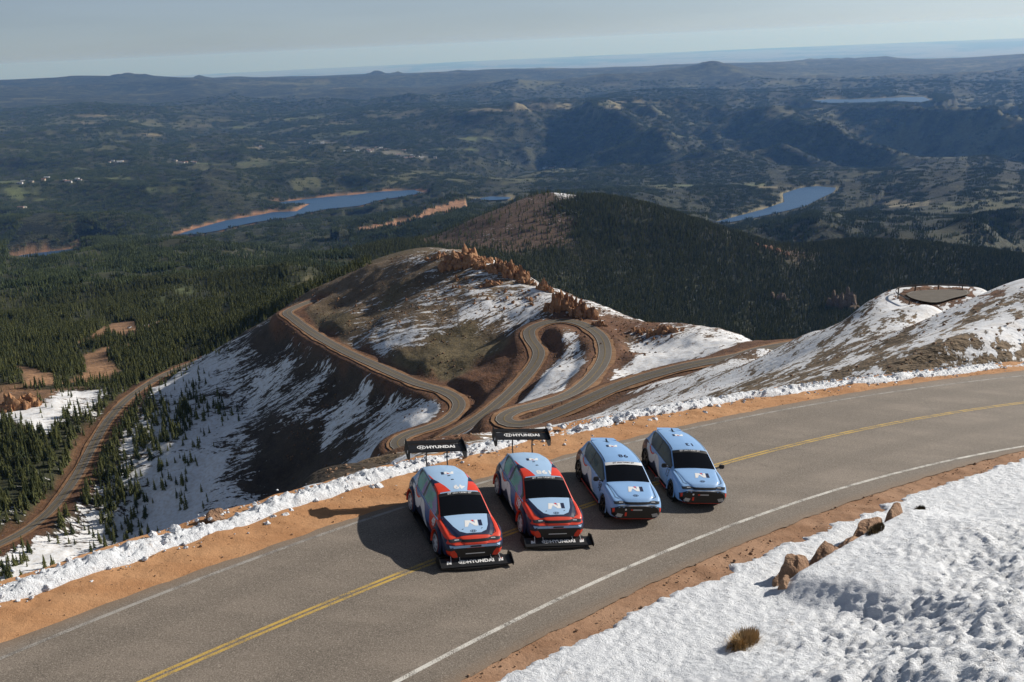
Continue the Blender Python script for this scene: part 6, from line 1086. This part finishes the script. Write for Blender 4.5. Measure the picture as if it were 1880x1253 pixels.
# small stones on the bare ground
def stones(n, r0, r1, a0, a1, seed, s0, s1, label, thr):
    x, y, g = sample(n, r0, r1, a0, a1, seed); sn, fo, co = cover(x, y); m = (fo < .2) & (berm_side(x, y) > 1.5) & (g.uniform(0, 1, n) > sn * .8)
    for P in ROADC.values(): m &= poly_dist(x, y, P)[0] > 6.5
    m &= sstep(.45, .6, fbm(x / 25, y / 25, 3, 88)) > g.uniform(0, .7, n)
    P = np.stack([x[m], y[m], height(x[m], y[m])], 1); scatter_group('stones', label, SCREE if thr else NEAR_LOW, P, g.uniform(s0, s1, len(P)) ** 1.0, g.uniform(0, 6.3, len(P)), 'stones')
SCREE = [rock_mesh('stone', _rg, 1, .8, rock_mat('brown_stone', (.13, .078, .045), (.19, .115, .068), (.08, .05, .03)), 8, .1)]
NEAR_LOW = [rock_mesh('stone', _rg, 1, .7, M_ROCKN, 8, .1)]
stones(6000, 430, 760, -14, 9, 31, .25, .9, 'small loose stones strewn over the brown ridge', True)
stones(16000, 48, 330, -18, 30, 32, .05, .28, 'small stones strewn over the slopes below the road', False)
# ---------------------------------------------------------------- rocks, turf and tufts in the near snow
def near_rock(x, y, sx, sy, sz, rz, k, lb, name='boulder', dz=0.0):
    o = put(name, NEAR[k], (x, y, snow_at(x, y) + dz), (sx, sy, sz), (_rg.uniform(-.08, .08), _rg.uniform(-.08, .08), rz)); return tag(o, lb, 'rock')
rt = R(53)
RLN = [(23.45, .05, .50, .26, .55, 1, 'small brown rock at the lower end of the rock line in the snow'), (24.75, -.15, 1.10, .55, 1.45, 0, 'large tan rock with an overhang in the near snow slope'), (26.4, -.08, 1.7, .42, 1.15, 2, 'long tan slab behind the large rock in the snow'),
       (28.0, -.05, 1.45, .38, 1.0, 3, 'flat reddish slab beside the dark turf in the snow'), (29.6, -.05, 1.5, .42, 1.05, 0, 'yellowish tan slab near the top of the rock line'), (31.2, .0, 1.1, .38, .9, 1, 'reddish slab at the upper end of the rock line'), (24.1, -.5, .75, .26, .40, 3, 'flat brown stone under the large rock')]
for a_, ds, sx, sy, sz, k, lb in RLN:
    b_ = float(cv('NSNOW', np.array(a_))) - float(np.interp(a_, [23, 33], [2.15, 1.3])) - ds - .12; x, y = ab(a_, b_)
    near_rock(x, y, sx, sy, sz, R(47), k, lb, dz=-.08)
M_STRAW = foliage_mat('dry_grass', (.42, .29, .15), (.72, .56, .33)); M_TURF = foliage_mat('dark_turf', (.06, .045, .024), (.16, .12, .06))
def tuft(name, x, y, rx, ry, rz, n, h, mat, label, base, ground=snow_at):
    root = empty(name, Matrix.Translation((x, y, ground(x, y)))); V, F = [], []; c, s = math.cos(rz), math.sin(rz)
    for _ in range(n):
        a = _rg.uniform(0, 6.283); q = math.sqrt(_rg.random()); px, py = q * rx * math.cos(a), q * ry * math.sin(a); ux, uy = px * c - py * s, px * s + py * c
        top = .16 * (1 - q * q) * rx * .9; L = h * _rg.uniform(.5, 1.1) * (1.1 - .4 * q); la = math.atan2(uy, ux) + _rg.uniform(-.8, .8); lean = _rg.uniform(.1, 1.3); w = .011; i = len(V)
        dx, dy = math.cos(la), math.sin(la); V += [(ux - dy * w, uy + dx * w, top - .03), (ux + dy * w, uy - dx * w, top - .03), (ux + dx * lean * L, uy + dy * lean * L, top + L)]; F.append((i, i + 1, i + 2))
    bl = mesh_obj('blades', V, F, mat, root)
    put('mound', NEAR[0], (0, 0, 0), (rx * .7, ry * .7, .10 * rx / .55), (0, 0, rz), root).data = base
    return tag(root, label, 'grass')
M_MOUND = plain('peat', (.27, .18, .09), .95); MOUND = rock_mesh('mound', _rg, 3, .55, M_MOUND, 6, .1)
tuft('grass_tuft', 5.5, 21.95, .66, .28, R(48), 1300, .22, M_STRAW, 'dry brown grass tuft in the near snow slope', MOUND)
tuft('turf_patch', 11.55, 29.25, .75, .20, R(50), 900, .10, M_TURF, 'dark turf strip along the rocks in the snow', MOUND)
tuft('turf_patch', 14.45, 32.6, .40, .16, R(45), 400, .09, M_TURF, 'small dark turf patch above the rock line', MOUND)
bx, by = -9.45, 27.95
tag(put('boulder', NEAR[1], (bx, by, plane_z(bx, by) + .10), (.52, .30, .42), (.05, .1, R(35))), 'tan boulder lying on the edge of the snow bank', 'rock')
g = np.random.RandomState(8); aa = g.uniform(-6, 60, 1500); bb = cv('FASPH', aa) + (cv('BERMP', aa) - cv('FASPH', aa)) * g.beta(1.1, .8, 1500); xx, yy = ab(aa, bb)
scatter_group('pebbles', 'small pebbles on the orange gravel shoulder', NEAR_LOW, np.stack([xx, yy, plane_z(xx, yy)], 1), g.gamma(1.6, .006, 1500) + .006, g.uniform(0, 6, 1500), 'pebbles')
aa = g.uniform(-3, 55, 900); bb = cv('NASPH', aa) - g.uniform(.0, 1.0, 900) * np.maximum(.3, cv('NASPH', aa) - cv('NSNOW', aa) + .3); xx, yy = ab(aa, bb)
scatter_group('pebbles', 'small pebbles on the verge beside the snow slope', NEAR_LOW, np.stack([xx, yy, plane_z(xx, yy) + .02], 1), g.gamma(1.6, .010, 900) + .006, g.uniform(0, 6, 900), 'pebbles')
# chunks of crusted snow on the bank
M_CH = M_BERM; CH = [rock_mesh('snow_lump', _rg, 2, .7, M_BERM, 16, .4)]
aa = g.uniform(-6, 62, 1100); bb = cv('BERMP', aa) + g.normal(.30, .38, 1100); xx, yy = ab(aa, bb)
scatter_group('snow_lumps', 'crumbled lumps of snow along the snow bank', CH, np.stack([xx, yy, plane_z(xx, yy) + np.maximum(0, .22 - np.abs(bb - cv('BERMP', aa) - .38) * .35)], 1), g.gamma(1.6, .026, 1100) + .015, g.uniform(0, 6, 1100), 'snow')

# ---------------------------------------------------------------- guard rail and road bend on the right
M_STEEL = plain('weathered_steel', (.16, .145, .13), .6, .4); M_POST = plain('dark_wood', (.09, .065, .05), .9)
BD = np.array(BEND); BD = spline(np.vstack([BD, BD[:1]]), 1.0)[:-1]; bo = structure(mesh_obj('road_bend', [(a, b, -31.36) for a, b, c in BD], [tuple(range(len(BD)))], M_ASPH_FAR), 'road bend behind the guard rail on the right')
cB = BD[:, :2].mean(0); ring = [(cB + (q[:2] - cB) * s_).tolist() + [-31.35] for s_ in (1.0, 1.0) for q in BD]
rimo = [(*(cB + (q[:2] - cB) * .93), -31.33) for q in BD[:26]]; rimi = [(*(cB + (q[:2] - cB) * .915), -31.33) for q in BD[:26]]
mesh_obj('edge_line', rimo + rimi, [(i, i + 1, 27 + i, 26 + i) for i in range(25)], M_WLINE, bo)
grl = empty('guard_rail', Matrix.Translation(RAIL[0])); RL = spline(np.array(RAIL), 1.0); RL[:, 2] = -31.5
V, F = [], []; prof = [(.0, .45), (.04, .52), (.0, .60), (.04, .68), (.0, .76), (-.02, .76), (-.02, .45)]
gd = np.gradient(RL[:, :2], axis=0); gd /= np.linalg.norm(gd, axis=1)[:, None]
for p_, d_ in zip(RL, gd):
    for o_, z_ in prof: V.append((p_[0] - d_[1] * o_ - RAIL[0][0], p_[1] + d_[0] * o_ - RAIL[0][1], p_[2] + z_ - RAIL[0][2] + .15))
kq = len(prof); F = [(i * kq + j, i * kq + (j + 1) % kq, (i + 1) * kq + (j + 1) % kq, (i + 1) * kq + j) for i in range(len(RL) - 1) for j in range(kq)]
mesh_obj('rail', V, F, M_STEEL, grl)
post_me = raw_mesh('post', *slab([(-.09, -.09), (.09, -.09), (.09, .09), (-.09, .09)], -1.2, .68), [M_POST])
for p_, d_ in list(zip(RL, gd))[::4]: put('post', post_me, (p_[0] + d_[1] * .14 - RAIL[0][0], p_[1] - d_[0] * .14 - RAIL[0][1], p_[2] - RAIL[0][2] + .1), (1, 1, 1), (0, 0, math.atan2(d_[1], d_[0])), grl)
tag(grl, 'steel guard rail on dark posts round the road bend', 'guard rail')
for (x, y), lb in zip(POSTS, ('short dark marker post nearer the hairpin apex', 'short dark marker post on the dirt inside the hairpin')):
    z = float(height(np.array([x]), np.array([y]))[0]); tag(put('marker_post', post_me, (x, y, z + .5), (1.2, 1.2, 1.3), (0, 0, .3)), lb, 'post')
# ---------------------------------------------------------------- far houses and parked cars
M_WALL = [plain('house_wall_' + str(i), c, .8) for i, c in enumerate(((.62, .60, .56), (.45, .38, .30), (.55, .56, .58)))]; M_ROOF = [plain('house_roof_' + str(i), c, .7) for i, c in enumerate(((.30, .28, .27), (.34, .18, .12), (.55, .56, .58)))]
HL = {0: ('pale house in the valley town beyond the long reservoir', 'houses of the valley town'), 1: ('pale roadside building at the far left of the valley', 'buildings at the valley road'), 2: ('small farm building among the green meadows on the left', 'farm buildings'), 3: ('small house at the foot of the blue hills', 'houses under the hills')}
hz_ = height(np.array([h[0] for h in HOUSES], float), np.array([h[1] for h in HOUSES], float))
for (x, y, gq), z in zip(HOUSES, hz_):
    k = _rg.randrange(3); L_, B_, H_ = _rg.uniform(16, 42), _rg.uniform(12, 20), _rg.uniform(6, 10)
    root = empty('house', Matrix.Translation((x, y, z)) @ Matrix.Rotation(_rg.uniform(-.5, .5), 4, 'Z'))
    wl = pydata('wall', slab([(-L_ / 2, -B_ / 2), (L_ / 2, -B_ / 2), (L_ / 2, B_ / 2), (-L_ / 2, B_ / 2)], -4, H_), M_WALL[k], root)
    V = [(-L_ / 2 - 1, -B_ / 2 - 1, H_ + .05), (L_ / 2 + 1, -B_ / 2 - 1, H_ + .05), (L_ / 2 + 1, B_ / 2 + 1, H_ + .05), (-L_ / 2 - 1, B_ / 2 + 1, H_ + .05), (-L_ / 2 - 1, 0, H_ + B_ * .28), (L_ / 2 + 1, 0, H_ + B_ * .28)]
    pydata('roof', (V, [(0, 1, 5, 4), (2, 3, 4, 5), (1, 2, 5), (3, 0, 4), (3, 2, 1, 0)]), M_ROOF[_rg.randrange(3)], root); tag(root, HL[gq][0], 'house', HL[gq][1])
lot_body = raw_mesh('body', *slab([(-2.3, -.9), (2.1, -.9), (2.35, -.6), (2.35, .6), (2.1, .9), (-2.3, .9)], .35, .95), [plain('lot_car_paint', (.55, .56, .58), .35)])
cab = ([(-1.9, -.8, .95), (1.0, -.8, .95), (1.0, .8, .95), (-1.9, .8, .95), (-1.6, -.65, 1.55), (.3, -.65, 1.55), (.3, .65, 1.55), (-1.6, .65, 1.55)], [(4, 5, 6, 7), (0, 1, 5, 4), (1, 2, 6, 5), (2, 3, 7, 6), (3, 0, 4, 7)]); lot_cab = raw_mesh('cabin', *cab, [M_GLASS]); lot_wh = raw_mesh('wheel', *lathe_y([(.0, -.1), (.34, -.1), (.34, .1), (.0, .1)], 12), [M_RUB])
for k, (x, y) in enumerate(LOT_CARS):
    z = float(height(np.array([x]), np.array([y]))[0]); root = empty('parked_car', Matrix.Translation((x, y, z + .2)) @ Matrix.Rotation(.4 + .2 * k, 4, 'Z'))
    put('body', lot_body, (0, 0, 0), (1, 1, 1), (0, 0, 0), root); put('cabin', lot_cab, (0, 0, 0), (1, 1, 1), (0, 0, 0), root)
    for wx in (1.4, -1.4):
        for sg in (1, -1): put('wheel', lot_wh, (wx, sg * .82, .34), (1, 1, 1), (0, 0, 0), root)
    tag(root, 'tiny parked car on the distant dirt lot among pines', 'car', 'cars on the dirt lots')
# ---------------------------------------------------------------- haze
hm = bpy.data.materials.new('haze'); hm.use_nodes = True; ht = hm.node_tree; ht.nodes.clear()
ho = ht.nodes.new('ShaderNodeOutputMaterial'); hv = ht.nodes.new('ShaderNodeVolumePrincipled')
hv.inputs['Color'].default_value = (.20, .45, 1.0, 1); hv.inputs['Absorption Color'].default_value = (.80, .84, .9, 1); hv.inputs['Density'].default_value = 1 / 54000.0; hv.inputs['Anisotropy'].default_value = 0.22
ht.links.new(hv.outputs[0], ho.inputs['Volume'])
x0, x1, y0, y1, z0, z1 = -99000, 99000, -3000, 146000, -2420, 150
hz = mesh_obj('haze', [(x, y, z) for z in (z0, z1) for x, y in ((x0, y0), (x1, y0), (x1, y1), (x0, y1))], [(3, 2, 1, 0), (4, 5, 6, 7), (0, 1, 5, 4), (1, 2, 6, 5), (2, 3, 7, 6), (3, 0, 4, 7)], hm)
stuff(hz, 'pale blue haze filling the air over the valley', 'haze')
